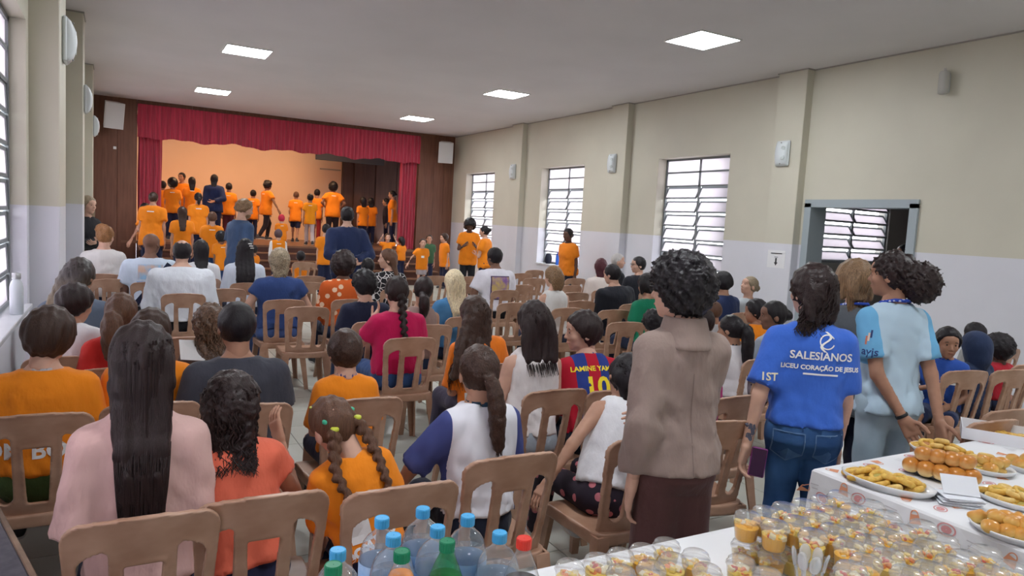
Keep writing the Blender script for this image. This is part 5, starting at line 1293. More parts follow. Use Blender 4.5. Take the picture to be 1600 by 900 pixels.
# --- second row
r6 = person("person in an orange T-shirt with pale collar nearest the left wall", 78, 480, Y=3.55, lean=4, sex='c', wide=1.12, head=(-22, 8, 4), skin='l', hair=('short', 'db', {'t': .026, 'nape': -.095}), top_=('tee', ORG, {'collar': (.45, .43, .45), 'sleeve': (.85, 0), 'fold': .0045}), arms=('lap', 'lap'), bottom=('shorts', (.06, .10, .03)), chairlab=BS+'person in orange nearest the left wall')
back_text(r6, 'DOM BOSCO', .105, .30, M_WPR, .003); back_bar(r6, .10, .75)
r7 = person("person in an orange T-shirt half hidden by the pale pink shirt", 237, 480, Y=3.62, lean=5, sex='c', wide=1.08, head=(-14, 4, 0), skin='m', hair=('short', 'db', {'t': .016}), top_=('tee', ORG), chairlab=BS+'person in orange behind the pale pink shirt')
r8 = person("person in a dark grey-blue T-shirt behind the coral blouse", 370, 472, Y=3.5, lean=6, sex='m', wide=1.05, head=(8, 6, 0), skin='t', hair=('buzz', 'k', {'t': .010}), top_=('tee', (.048, .050, .066), {'fold': .004}), bottom=('trousers', BLK), chairlab=BS+'person in the dark grey-blue T-shirt')
r9 = person("small person in an orange T-shirt sitting alone left of the magenta blouse's chair", 540, 513, Y=3.45, lean=6, sex='c', head=(4, 6, 0), skin='l', hair=('short', 'db', {'t': .018, 'curl': .004, 'k': 110}), top_=('tee', ORG, {'collar': (.10, .08, .18), 'sleeve': (.9, 0), 'loose': .9}), bottom=('shorts', NAVY), chairlab=BS+'small person in orange sitting alone')
r10 = person("person in orange between the navy sleeves and the denim jacket", 742, 460, Y=4.0, lean=4, side=-6, head=(6, 4, -6), skin='m', hair=('long', 'db', {'len': .38, 'w': .150, 'curl': .005, 'k': 70, 'side': (-.09, 0, 0), 'taper': .3, 'thick': 1.3}), top_=('tee', (.82, .20, .015), {'sleeve': (.9, 0)}), bottom=('trousers', (.06, .055, .09)), chairlab=BS+'person in orange behind the navy sleeves')
back_text(r10, 'DOM', .085, .22, M_WPR, .003, -.06)
r11 = person("person in a white sleeveless top left of the striped football shirt", 835, 468, Y=3.35, lean=5, side=3, head=(-4, 2, 0), skin='l', hair=('long', 'kb', {'len': .20, 'w': .115, 'taper': .1, 'thick': 1.25}), top_=('tank', (.74, .70, .70)), bottom=('trousers', (.35, .40, .46)), chairlab=BS+'person in the white sleeveless top left of the football shirt')
r12 = person("person in a blue and red striped football shirt with yellow lettering, face turned left", 912, 485, Y=3.38, lean=24, rz=-10, sex='c', wide=1.05, head=(80, 4, 0), skin='l', hair=('short', 'kb', {'t': .020, 'line': .030}), top_=('tee', cloth((.42, .012, .030), 'stripe', (.025, .045, .22), 7.0), {'collar': (.03, .05, .22), 'sleeve': (.95, 0), 'loose': .8}), bottom=('shorts', (.012, .016, .035)), shoes=(.05, .05, .05), face=True, arms=('knee', 'lap'), chairlab=BS+'person in the striped football shirt')
back_text(r12, 'LAMINE YAMAL', .046, .82, M_YPR, .0012); back_text(r12, '10', .18, .57, M_YPR, .005)
# --- third and fourth rows, left
person("person in a grey-blue T-shirt bent forward beside the left wall", 125, 402, Y=5.5, lean=8, head=(-25, 14, 0), skin='m', hair=('long', 'db2', {'len': .36, 'w': .105, 'side': (-.14, 0, 0), 'thick': 1.2, 'mat': ombre(.92, 1.20)}), top_=('tee', (.10, .13, .18)), chairlab=BS+'person in grey-blue beside the left wall')
person("small person in a white T-shirt by the left wall, face turned right", 118, 442, Y=4.75, lean=10, sex='c', head=(-48, 12, 0), skin='m', hair=('short', 'kb', {'t': .018}), top_=('tee', WHT), chairlab=BS+'small person in white by the left wall')
person("small person in a red T-shirt behind the pale pink shirt", 190, 455, Y=4.4, lean=8, sex='c', head=(-10, 8, 0), skin='m', hair=('pony', 'br', {'len': .22, 'at': (-.03, -.01), 'thick': 1.6}), top_=('tee', (.62, .03, .025)), chairlab=BS+'small person in the red T-shirt behind the pale pink shirt')
rk = person("small person beside an empty chair, holding a sheet of paper", 330, 476, Y=4.25, lean=8, sex='c', head=(0, 12, 0), skin='m', hair=('wavy', 'mix', {'len': .16, 'w': .085, 'curl': .010, 'k': 130, 't': .026}), top_=('tee', (.18, .14, .13)), chairlab=BS+'small person holding the sheet of paper')
p = at_y(306, 552, 4.18); ppr = obj('paper_sheet', mesh('paper_sheet', [(-.10, -.07, .0), (.02, -.08, .015), (.10, -.05, .0), (-.09, .06, .035), (.02, .07, .04), (.10, .06, .03), (-.10, -.07, -.002), (.02, -.08, .013), (.10, -.05, -.002), (-.09, .06, .033), (.02, .07, .038), (.10, .06, .028)], [(0, 1, 4, 3), (1, 2, 5, 4), (9, 10, 7, 6), (10, 11, 8, 7), (0, 3, 9, 6), (2, 8, 11, 5), (0, 6, 7, 1), (1, 7, 8, 2), (3, 4, 10, 9), (4, 5, 11, 10)], mat('paper_white', (.74, .74, .76), .7)), None, tuple(p), (.5, .2, .3)); tag(ppr, 'crumpled white sheet of paper held by a small person on the left', 'paper')
r19 = person("person in a magenta blouse and jeans, hand raised to the head", 620, 430, Y=4.98, lean=5, wide=1.1, head=(6, 8, 0), skin='l', hair=('braid', 'kb', {'len': .36, 'rad': .030, 't': .012}), top_=('cap', (.50, .010, .085), {'sleeve': (.55, 0), 'loose': .8}), arms=(((.42, .50, -.70), (-.42, -.25, .88)), 'lap'), bottom=('trousers', JEAN), chairlab=BS+'person in the magenta blouse')
person("person in a navy T-shirt left of the magenta blouse", 570, 418, Y=5.75, lean=6, sex='m', wide=.95, head=(12, 6, 0), skin='l', hair=('curly', 'k', {'t': .028, 'k': 110}), top_=('tee', (.016, .019, .045)), chairlab=BS+'person in the navy T-shirt left of the magenta blouse')
person("person in an orange blouse with a pale flower print", 537, 392, Y=7.2, lean=6, wide=1.18, head=(-8, 6, 0), skin='b', hair=('curly', 'kb', {'t': .050, 'nape': -.15, 'k': 90}), top_=('tee', cloth((.52, .095, .018), 'blobs', (.74, .52, .36), 13), {'sleeve': (1, .25)}), chairlab=BS+'person in the flowered orange blouse')
person("person in a navy blue short-sleeved top left of the flowered orange blouse", 437, 388, Y=7.15, lean=4, wide=1.2, head=(-6, 2, 0), skin='l', hair=('wavy', 'db2', {'len': .15, 'w': .10, 'curl': .006, 'k': 80, 't': .024}), top_=('cap', (.026, .052, .165)), arms=(((.5, .15, -.85), (-.2, .9, -.2)), ((.5, .15, -.85), (-.2, .9, -.2))), bottom=('trousers', (.045, .08, .21)), chairlab=BS+'person in the navy blue short-sleeved top')
person("person in a loose white shirt and dark trousers in front of the stage steps", 285, 375, Y=7.65, lean=5, sex='m', wide=1.28, head=(-10, 4, 0), skin='l', hair=('fringe', 'k', {'t': .008}), top_=('half', (.70, .73, .80), {'sleeve': (1, .12), 'fold': .006, 'loose': .9}), bottom=('trousers', BLK), chairlab=BS+'person in the loose white shirt')
rb = person("person in a pale blue T-shirt with a picture and a dark shoulder strap", 237, 365, Y=8.7, lean=5, sex='m', wide=1.12, head=(-30, 0, 0), skin='b', hair=('bald', 'k'), top_=('tee', (.56, .64, .76)), bottom=('trousers', BLK), chairlab=BS+'person in the pale blue T-shirt with the strap')
back_text(rb, '', 0, .76, mat('print_pale_blue', (.30, .50, .72), .8, c2=(.60, .42, .34), vscale=14), geo=rect_geo(.24, .16, 6, 4), name='picture_print'); back_text(rb, '', 0, .52, mat('print_blue_band', (.10, .28, .60), .8), geo=rect_geo(.26, .05, 6, 1), name='print_band')
print_on(rb[2], rect_geo(.055, .62, 1, 14), rb[1]['pel']+v3((0, 0, .26)), (1, 0, -.75), (.75, 0, 1), cloth((.016, .02, .05)), .012, 'shoulder_strap')
person("person in white just right of the loose white shirt, farther back", 314, 374, Y=9.2, lean=4, head=(0, 4, 0), skin='m', hair=('long', 'k', {'len': .30}), top_=('long', WHT), chairlab=BS+'person in white behind the loose white shirt')
rh = person("person in a pale blouse with a white hair clip", 384, 372, Y=8.7, lean=4, head=(-15, 4, 0), skin='m', hair=('long', 'k', {'len': .42, 'w': .115, 'thick': 1.2, 'taper': .2}), top_=('long', (.62, .68, .80)), chairlab=BS+'person with the white hair clip')
for k in range(3): MB().tube([(-.02, 0, 0), (.02, .004, 0)], .006, 6).build('hair_clip', M_WHITE, rh[0], True, tuple(rh[1]['head']+v3((.03+.012*k, -.125, .07-.025*k))))
person("person in a blue T-shirt standing in the audience, seen from the side", 383, 309, Y=9.95, sit=False, rz=-70, sex='m', head=(-8, 10, 0), skin='l', hair=('curly', 'gb', {'t': .022, 'nape': -.045, 'line': .016, 'beard': 1}), top_=('tee', (.055, .095, .19)), bottom=('trousers', (.10, .12, .16)), arms=('down', 'down'), face=True)
person("person in black standing at the left wall, arms crossed", 138, 305, Y=11.1, sit=False, wide=.9, rz=-135, head=(0, 0, 0), skin='l', hair=('long', 'db2', {'len': .30, 'front': True}), top_=('long', BLK), bottom=('trousers', BLK), arms=('cross', 'cross'), face=True)
person("person in a creased white blouse seated at the far left", 165, 347, Y=9.6, lean=6, wide=1.0, head=(-30, 4, 0), skin='l', hair=('updo', 'or'), top_=('long', (.70, .68, .67), {'fold': .008}), chairlab=BS+'person in the creased white blouse at the far left')
person("person in a navy jacket standing with hands clasped behind the back", 543, 322, Y=9.5, sit=False, rz=4, sex='m', wide=1.12, head=(-14, 4, 0), skin='l', hair=('short', 'k', {'t': .012}), top_=('jacket', (.022, .034, .095), {'hem': -.16, 'loose': .8}), bottom=('trousers', (.018, .026, .07)), arms=('behind', 'behind'))
person("person in a black blouse with white lines, seen in profile", 606, 388, Y=8.1, lean=5, head=(72, 0, 0), skin='l', hair=('long', 'br', {'len': .34, 'w': .09, 'side': (.06, 0, 0)}), top_=('long', cloth((.018, .017, .020), 'lines', (.66, .64, .64), 15)), face=True, chairlab=BS+'person in the black and white blouse')
person("small person in dark grey just left of the black and white blouse", 575, 402, Y=8.7, lean=5, sex='c', head=(0, 4, 0), skin='m', hair=('short', 'k'), top_=('tee', (.05, .05, .06)), chairlab=BS+'small person left of the black and white blouse')
person("person in a brown sleeveless top right of the magenta blouse", 662, 430, Y=5.5, lean=4, side=4, head=(-10, 6, 8), skin='m', hair=('pony', 'kb', {'len': .16, 'at': (-.02, -.05), 'thick': 1.3, 'curl': .003}), top_=('tank', (.30, .20, .18)), chairlab=BS+'person in the brown sleeveless top')
person("person in a denim jacket in the middle of the audience", 710, 420, Y=5.9, lean=4, head=(-6, 2, 0), skin='l', hair=('long', 'bl', {'len': .26, 'w': .11, 'thick': 1.15}), top_=('long', DENIM), bottom=('trousers', (.02, .03, .07)), arms=(((.4, .1, -.9), (-.1, .9, -.2)), 'lap'), chairlab=BS+'person in the denim jacket')
rm = person("person in a white T-shirt with a purple picture on the back", 773, 386, Y=8.1, lean=5, sex='m', wide=1.1, head=(18, 2, 0), skin='b', hair=('short', 'k', {'t': .014}), top_=('tee', (.74, .72, .80)), bottom=('trousers', BLK), arms=(((.4, .1, -.9), (-.1, .9, -.2)), 'lap'), chairlab=BS+'person with the purple picture on the shirt')
back_text(rm, '', 0, .60, mat('print_dark_frame', (.07, .04, .12), .8), geo=rect_geo(.27, .30, 6, 6), name='print_frame', x=.01); back_text(rm, '', 0, .60, mat('print_purple_gold', (.24, .12, .38), .8, c2=(.55, .40, .15), vscale=11), geo=rect_geo(.245, .275, 6, 6), name='picture_print', x=.01, eps=.009)
# --- right half, middle
person("person in a white sleeveless top among the vacant chairs", 865, 414, Y=6.4, lean=4, head=(14, 4, 0), skin='l', hair=('long', 'gb', {'len': .13, 'w': .105, 'thick': 1.2, 'curl': .003, 'k': 80}), top_=('tank', (.68, .67, .66)), chairlab=BS+'person in white among the vacant chairs')
person("person in a cream blouse seated in front of the black jacket", 940, 403, Y=8.1, lean=8, rz=-20, head=(-20, 8, 0), skin='l', hair=('long', 'red', {'len': .15, 'w': .09}), top_=('long', (.66, .58, .54)), chairlab=BS+'person in the cream blouse')
person("person in a black jacket looking down, just left of the green top", 957, 412, Y=6.75, lean=10, side=-4, sex='m', wide=1.18, head=(24, 10, 0), skin='l', hair=('short', 'k'), top_=('jacket', (.014, .015, .022), {'hem': -.1}), chairlab=BS+'person in the black jacket looking down')
person("person in a black T-shirt near the right wall, turned towards the back", 967, 395, Y=8.9, lean=2, rz=-105, sex='m', head=(-20, 0, 0), skin='l', hair=('short', 'gr', {'t': .009, 'line': .015}), top_=('tee', BLK), face=True, chairlab=BS+'person in the black T-shirt near the right wall')
rg_ = person("person in glasses and a black jacket, seen in profile", 998, 400, Y=8.0, lean=3, sex='m', wide=1.08, head=(72, 0, 0), skin='l', hair=('short', 'k'), top_=('jacket', (.016, .017, .024), {'hem': -.1}), face=True, chairlab=BS+'person in glasses and black jacket')
person("person in a green top left of the taupe blazer", 1012, 427, Y=5.75, lean=8, wide=1.08, head=(6, 8, 0), skin='m', hair=('bob', 'k', {'len': .08}), top_=('tee', (.010, .20, .105)), chairlab=BS+'person in the green top')
person("person in a navy jacket just right of the taupe blazer", 1130, 424, Y=5.9, lean=6, wide=1.1, head=(6, 4, 0), skin='m', hair=('bob', 'k', {'len': .05}), top_=('jacket', (.022, .036, .105), {'hem': -.1}), chairlab=BS+'seated person in the navy jacket')
person("person in pale grey looking up, in profile by the right wall", 1172, 430, Y=5.95, lean=3, head=(78, -14, 0), skin='l', hair=('bun', 'db2', {'z': .0}), top_=('long', (.42, .45, .48)), face=True, chairlab=BS+'person in pale grey looking up')
person("small person in an orange T-shirt resting the chin on one hand", 1182, 466, Y=4.45, lean=8, sex='c', head=(40, 6, 0), skin='t', hair=('short', 'k', {'t': .016}), top_=('tee', ORG), arms=('face', 'lap'), chairlab=BS+'small person resting the chin on one hand')
person("small person in light grey below the seated navy jacket", 1114, 470, Y=5.1, lean=6, sex='c', head=(20, 4, 0), skin='t', hair=('buzz', 'br', {'t': .008}), top_=('tee', (.4, .4, .42)), chairlab=BS+'small person in light grey below the navy jacket')
person("small person in a white T-shirt between the taupe blazer and the blue T-shirt", 1143, 490, Y=3.75, lean=6, sex='c', head=(24, 6, 0), skin='t', hair=('pony', 'k', {'len': .28, 'at': (.02, .02), 'thick': 1.5, 'curl': .004}), top_=('tee', (.72, .70, .74), {'collar': (.02, .02, .03)}), bottom=('trousers', (.012, .016, .04)), chairlab=BS+'small person in white right of the taupe blazer')
person("small person in a magenta T-shirt half hidden by the taupe blazer", 1092, 525, Y=2.95, lean=4, sex='c', head=(0, 6, 0), skin='m', hair=('long', 'kb', {'len': .22}), top_=('tee', (.42, .006, .15)), bottom=('trousers', (.3, .3, .33)), chairlab=BS+'small person in the magenta T-shirt')
person("small person whose head shows just left of the blazer collar", 1022, 480, Y=4.5, lean=6, sex='c', head=(10, 4, 0), skin='t', hair=('curly', 'k', {'t': .026}), top_=('tee', (.2, .2, .24)), chairlab=BS+'small person left of the blazer collar')
person("small person whose head shows just right of the blazer collar", 1098, 482, Y=4.35, lean=6, sex='c', head=(10, 4, 0), skin='t', hair=('short', 'kb', {'t': .024, 'nape': -.1}), top_=('tee', (.3, .3, .32)), chairlab=BS+'small person right of the blazer collar')
person("small person in a pale grey shirt and flowered shorts behind the blue T-shirt", 1210, 468, Y=3.75, lean=6, sex='c', head=(55, 4, 0), skin='b', hair=('bun', 'k'), top_=('tee', (.35, .40, .47)), bottom=('shorts', cloth((.35, .30, .34), 'blobs', (.06, .05, .08), 22)), arms=('knee', 'knee'), face=True, chairlab=BS+'small person in flowered shorts')
# --- standing near the food table
rs = person("person standing in a taupe blazer, brown trousers and glasses", 1066, 390, D=2.62, sit=False, rz=-14, wide=.84, head=(40, 2, 0), skin='l', hair=('curly', 'k', {'t': .036, 'nape': -.150, 'k': 170}), top_=('jacket', (.27, .20, .175), {'hem': -.06, 'loose': .5, 't': .022, 'fold': .0055, 'hip': .178}), bottom=('wide', (.095, .042, .040), {'t': .018}), arms=(((.16, -.14, -1), (.03, .25, -.97)), ((.02, .35, -.9), (-.25, .8, -.2))), shoes=(.02, .02, .02), face=True, curl=.5)
_c = rs[1]; fc = Field(_c['neck']-.2, _c['neck']+.2, .009); cc = _c['neck']
fc.put(seg(cc+v3((0, -.010, -.05)), cc+v3((0, -.004, .055)), .104, .076), 0).cut(seg(cc+v3((0, 0, -.2)), cc+v3((0, .0, .2)), .062, .064)); fc.keep(lambda X, Y, Z: np.maximum(Y-(cc[1]+.045), np.abs(Z-cc[2]+.002)-.056)); obj('lapel_collar', mesh('lapel_collar', *fc.mesh(), cloth((.27, .20, .175)), True), rs[2])
_seam = v3((0, 0, 0)); print_on(rs[2], rect_geo(.0035, .60, 1, 20), _c['pel']+v3((0, 0, .05)), (1, 0, 0), (0, 0, 1), cloth((.19, .14, .125)), .0015, 'back_seam')
def glasses(res, c=(.02, .02, .025)):
    S = res[1]; hs = S['hh']/.225; e = MB(); g = res[0]
    H = lambda p: S['head']+S['Rh'] @ (v3(p)*hs)
    for s in (-1, 1):
        e.tube([H((s*.031+.021*math.cos(a), .098, .002+.017*math.sin(a))) for a in np.linspace(0, 6.28, 15)], .0022, 5); e.tube([H((s*.053, .096, .008)), H((s*.074, .06, .008)), H((s*.083, -.01, .006))], .0022, 5)
    e.tube([H((-.010, .100, .006)), H((.010, .100, .006))], .002, 5); e.build('glasses', mat('dark_spectacle_frame', c, .3), g, True)
glasses(rs); glasses(rg_)
rbz = person("person standing in a bright blue T-shirt with white lettering and jeans, holding a phone", 1272, 412, D=3.22, sit=False, rz=-38, wide=.99, head=(28, 0, 0), skin='l', hair=('wavy', 'kb', {'len': .12, 'w': .105, 'curl': .006, 'k': 95, 't': .020, 'taper': .3}), top_=('tee', (.045, .135, .56), {'hem': .06, 'sleeve': (.82, 0), 'loose': .45, 'fold': .005}), bottom=('trousers', DJEAN, {'t': .008}), arms=(((.30, -.16, -1), (.16, .05, -1)), ((.14, .10, -1), (-.02, .25, -.95))), curl={'L': .55, 'R': .35}, arm_thumb={'L': (.5, .8, 0)}, face=True)
back_text(rbz, 'SALESIANOS', .052, .745, M_WPR, .0012, .03); back_text(rbz, 'LICEU CORAÇÃO DE JESUS', .030, .635, M_WPR, .0012, .03); back_text(rbz, '', 0, .575, M_WPR, geo=rect_geo(.15, .008, 8, 1), x=.03, name='small_print_line')
back_text(rbz, '', 0, .885, M_WPR, geo=ring_geo(.034, .034, .16, 28, .5, 5.9), x=.05, name='round_emblem')
ev = [(-.006+.020*math.sin(t*1.9), .045-.09*t/3.3) for t in np.linspace(0, 3.3, 14)]; eg = ([(x+d, y) for x, y in ev for d in (-.006, .006)], [(2*i, 2*i+1, 2*i+3, 2*i+2) for i in range(13)]); back_text(rbz, '', 0, .885, M_WPR, geo=eg, x=.05, name='emblem_swirl')
S = rbz[1]; sh, el, wr = S['A']['L']; print_on(rbz[2], text_geo('1ST', .048, .0012), sh+(el-sh)*.62, (1, -.05, 0), (0, 0, 1), mat('cream_print', (.70, .66, .50), .8), name='sleeve_print')
tv = BVHTree.FromPolygons([tuple(v.co) for v in bpy.data.objects[rbz[0].children[0].name].data.vertices], [tuple(p.vertices) for p in rbz[0].children[0].data.polygons])
BV.clear(); body_o = rbz[0].children[0]
for k, (u, w, h_) in enumerate(((.60, .030, .020), (.70, .022, .028), (.79, .026, .018), (.66, .014, .036), (.84, .014, .020))):
    print_on(body_o, ([(w*.6*math.cos(a)*(1+.3*math.sin(3*a+k)), h_*.7*math.sin(a)) for a in np.linspace(0, 5.9, 10)]+[(0, 0)], [(i, (i+1) % 10, 10) for i in range(10)]), el+(wr-el)*u+v3(((-.012, .010, -.004, .012, .006)[k], 0, 0)), (1, -.1, 0), (0, 0, 1), mat('tattoo_ink', (.10, .10, .14), .6), .0012, 'tattoo')
BV.clear()
for g in (-1, 1):
    o_ = S['pel']+v3((g*.085, 0, -.045)); print_on(rbz[3], ([(-.062, .06), (.062, .06), (.062, -.045), (0, -.078), (-.062, -.045), (0, .06), (0, -.02)], [(0, 4, 6, 5), (4, 3, 6), (3, 2, 6), (2, 1, 5, 6)]), o_, (1, 0, 0), (0, 0, 1), cloth((.028, .075, .20), 'denim', (.09, .19, .38), 7), .004, 'back_pocket')
    for q in (((-.062, .06), (.062, .06)), ((-.062, .06), (-.062, -.045)), ((.062, .06), (.062, -.045)), ((-.062, -.045), (0, -.078)), ((.062, -.045), (0, -.078))):
        (x0_, y0_), (x1_, y1_) = q; L_ = math.hypot(x1_-x0_, y1_-y0_); nx_, ny_ = -(y1_-y0_)/L_*.0022, (x1_-x0_)/L_*.0022
        gv = [(x0_+(x1_-x0_)*t_+k_*nx_, y0_+(y1_-y0_)*t_+k_*ny_) for t_ in (0, .33, .66, 1) for k_ in (-1, 1)]; print_on(rbz[3], (gv, [(2*i, 2*i+1, 2*i+3, 2*i+2) for i in range(3)]), o_, (1, 0, 0), (0, 0, 1), cloth((.10, .18, .33)), .0065, 'pocket_seam')
BV.clear()
# the phone in her left hand
sh, el, wr = S['A']['L']; q = wr+(wr-el)/np.linalg.norm(wr-el)*.085; pw = rotz(math.radians(-38)) @ q+np.array(rbz[0].location)
pw = at_d(1184, 722, depth_of(pw)-.012)
ph = tag(empty('phone', tuple(pw)), 'purple phone held in the left hand of the person in bright blue', 'phone'); ph.rotation_euler = (math.radians(6), math.radians(8), math.radians(48))
MB().box(-.005, .005, -.035, .035, -.066, .066, .004).build('case', mat('purple_case', (.26, .05, .24), .4), ph); MB().box(-.0062, -.005, -.031, .031, -.061, .061).build('screen', mat('dark_screen', (.05, .015, .05), .1), ph)
rgy = person("person standing in a dark grey T-shirt with a blue lanyard", 1337, 406, D=4.15, sit=False, rz=-34, head=(22, 4, 0), skin='l', hair=('bob', 'gb', {'len': .10, 'w': .118, 't': .026, 'k': 150, 'front': True}), top_=('tee', (.105, .115, .13), {'hem': -.30, 'sleeve': (.8, 0)}), bottom=('trousers', (.012, .014, .03)), arms=('down', 'down'), face=True)
rlt = person("person standing in a pale blue T-shirt and pale jeans, hands behind the back", 1396, 391, D=3.70, sit=False, rz=-18, wide=.92, head=(36, 2, 0), skin='t', hair=('puff', 'kb', {'at': (.03, .005), 'k': 170, 't': .013}), top_=('tee', cloth((.46, .60, .72), 'raglan', (.16, .42, .68), (.142, 1.08)), {'hem': -.10, 'loose': .5, 'sleeve': (.72, 0)}), bottom=('trousers', cloth((.30, .40, .48), 'denim', (.42, .52, .60), 6), {'t': .012}), arms=(((.04, -.30, -.95), (-.42, -.30, -.85)), ((.16, -.25, -.95), (-.10, -.40, -.90))), curl={'L': .12, 'R': .3}, arm_thumb={'L': (.7, -.6, .3), 'R': (0, -.5, .8)}, face=True)
S = rlt[1]; sh, el, wr = S['A']['L']; wb_ = el+(wr-el)*.94; d_ = (wr-el)/np.linalg.norm(wr-el)
obj('wristband', MB().lathe([(.029, -.008), (.031, -.004), (.031, .004), (.029, .008)], 18, cap=False).me('wristband', mat('black_band', (.015, .015, .018), .5), True), rlt[0], tuple(wb_)).rotation_euler = Vector(d_).to_track_quat('Z', 'Y').to_euler()
print_on(rlt[2], text_geo('ayjs', .055, .0008), sh+(el-sh)*.50+v3((0, 0, -.02)), (.65, -.76, 0), (0, 0, 1), mat('navy_print', (.03, .06, .20), .8), name='sleeve_print')
for k, c in enumerate(((.55, .18, .12), (.75, .55, .45), (.03, .05, .16))): print_on(rlt[2], rect_geo(.009, .040, 1, 3), sh+(el-sh)*.30+v3((.010*(k-1)*.72, -.010*(k-1)*.7, 0)), (.65, -.76, 0), (.3*(k-1), 0, 1), mat('stroke_print', c, .8), name='brush_stroke')
BV.clear()
M_LAN = cloth((.03, .07, .40), 'blobs', (.5, .55, .75), 45)
for rr in (rgy, rlt):
    S = rr[1]; n = S['neck']; MB().tube([n+v3(q) for q in ((-.085, .06, -.06), (-.078, .0, .012), (-.045, -.060, .030), (0, -.078, .030), (.045, -.060, .030), (.078, .0, .012), (.085, .06, -.06))], .009, 6).build('lanyard', M_LAN, rr[0], True)
# --- right-hand corner
rby = person("small person in a blue T-shirt twisted round on the chair, looking back", 1484, 511, Y=2.90, lean=2, rz=112, sex='c', head=(24, 4, 0), skin='t', hair=('short', 'k', {'t': .020, 'curl': .005, 'line': .018}), top_=('tee', (.025, .080, .36), {'collar': (.02, .05, .25)}), bottom=('shorts', (.02, .03, .08)), arms=('lap', ((.35, .45, -.8), (-.75, .5, .25))), face=True, detail=1.1)
_s = rby[1]; print_on(rby[2], rect_geo(.075, .060, 3, 3), _s['pel']+v3((-.055, 0, _s['T']*.66)), (-1, 0, 0), (0, 0, 1), M_WPR, name='chest_badge'); print_on(rby[2], ring_geo(.018, .018, .3, 16), _s['pel']+v3((-.055, 0, _s['T']*.66)), (-1, 0, 0), (0, 0, 1), mat('print_rose', (.62, .28, .28), .8), .006, 'badge_mark'); BV.clear()
chair(rby[0].location[0]-.03, rby[0].location[1]+.02, math.radians(-14), BS+'small person in blue looking back')
person("small person with a navy hood pulled over the head", 1526, 516, Y=2.95, lean=6, sex='c', head=(0, 4, 0), skin='b', hair=('hood', 'k', {'mat': cloth((.022, .036, .085))}), top_=('long', (.022, .036, .085)), rz=-12, chairlab=BS+'small person in the navy hood')
person("small person in a red T-shirt at the right edge beside the navy hood", 1562, 512, Y=3.02, lean=5, sex='c', head=(20, 2, 0), skin='d', hair=('afro', 'k', {'t': .038}), top_=('tee', (.42, .020, .035)), rz=-14, chairlab=BS+'small person in the red T-shirt by the hood')
person("small person whose head shows above the navy hood", 1524, 503, Y=3.55, lean=4, sex='c', skin='d', hair=('short', 'k', {'t': .018}), top_=('tee', (.3, .3, .3)), rz=-12, chairlab=BS+'small person behind the navy hood')
person("person out in the lobby beyond the doorway", 1414, 381, X=9.6, sit=False, rz=60, sex='m', skin='t', hair=('short', 'k'), top_=('tee', (.2, .2, .22)), arms=('down', 'down'))
# --- by the far windows
person("person in orange standing by the first window, facing the hall, hands together", 735, 339, Y=13.6, sit=False, rz=160, head=(0, 24, 0), skin='d', hair=('afro', 'k', {'t': .055}), top_=('tee', ORG, {'hem': -.28}), bottom=('leggings', BLK), arms=('phone', 'phone'), face=True)
person("person in orange and navy, back turned, talking by the first window", 757, 352, Y=12.9, sit=False, rz=48, wide=1.22, head=(0, 2, 0), skin='l', hair=('bun', 'k', {'z': .03}), top_=('tee', ORG, {'hem': -.2}), bottom=('trousers', NAVY), arms=('cross', 'cross'))
person("person in orange standing sideways against the second window", 888, 356, X=7.25, sit=False, rz=98, sex='f', wide=1.12, side=0, head=(10, 6, 0), skin='d', hair=('bun', 'k', {'z': -.02, 't': .012}), top_=('tee', ORD, {'hem': -.18}), bottom=('trousers', (.014, .018, .035)), arms=('down', 'down'), face=True)

# --- children and helpers on and before the stage (all in the orange shirt unless said)
def S_(label, px, top, Y, base=0.0, rz=0.0, bar=True, **k):
    d = dict(sit=False, sex='c', skin='t', hair=('short', 'k'), top_=('tee', ORG, {'hem': -.30, 'loose': .9}), bottom=('trousers', NAVY), arms=('down', 'down'), group='people in orange at the stage'); d.update(k)
    r = person(label, px, top, Y=Y, base=base, rz=rz, **d)
    if bar: back_bar(r)
    return r
Z4 = [SZ*(k+1)/(NS+1) for k in range(NS)]
S_("person in orange on the floor, foremost of the group left of the steps", 240, 298, 16.2, .0, -20, sex='f', hair=('bun', 'db'), wide=1.1, skin='m', hpad=.03)
S_("person in orange on stage beside the left curtain, lettering across the back", 270, 277, 18.9, SZ, -5, sex='f', hair=('curly', 'k', {'t': .045, 'nape': -.14}))
S_("person in orange at the very back of the left stage group, facing the hall", 284, 269, 20.2, SZ, 150, bar=False, face=True, hair=('short', 'k'))
S_("person in orange between the left curtain group and the navy jacket on stage", 300, 276, 19.7, SZ, 0, hair=('long', 'k', {'len': .22}))
S_("small person in orange half hidden by the left stage curtain", 254, 282, 19.6, SZ, 20, bar=False)
S_("person in a navy jacket on the stage, one hand behind the back", 335, 272, 19.3, SZ, -10, sex='f', wide=1.15, bar=False, hair=('long', 'k', {'len': .20}), top_=('jacket', (.016, .028, .09), {'hem': -.3}), arms=('down', 'behind'))
S_("small person in orange and dark red trousers right of the navy jacket on stage", 358, 285, 19.9, SZ, -10, bottom=('trousers', (.10, .02, .03)))
S_("small person in an orange T-shirt standing in front of the steps, left one", 285, 322, 15.6, 0, 0, sex='c', hair=('long', 'db', {'len': .36, 'curl': .004}), skin='m', top_=('tee', ORG, {'hem': -.22}))
S_("person in orange climbing the steps left of the navy jacket", 310, 300, 17.25, Z4[1], 0, sex='f', hair=('pony', 'k', {'len': .14, 'at': (0, .0)}), skin='m')
S_("small person in orange and jeans standing before the steps with arms down", 332, 330, 15.0, 0, -5, hair=('short', 'br'), skin='l', bottom=('trousers', JEAN))
S_("smallest person in orange and blue trousers before the steps", 345, 359, 14.3, 0, 20, skin='b', bottom=('trousers', JEAN), hair=('curly', 'k'))
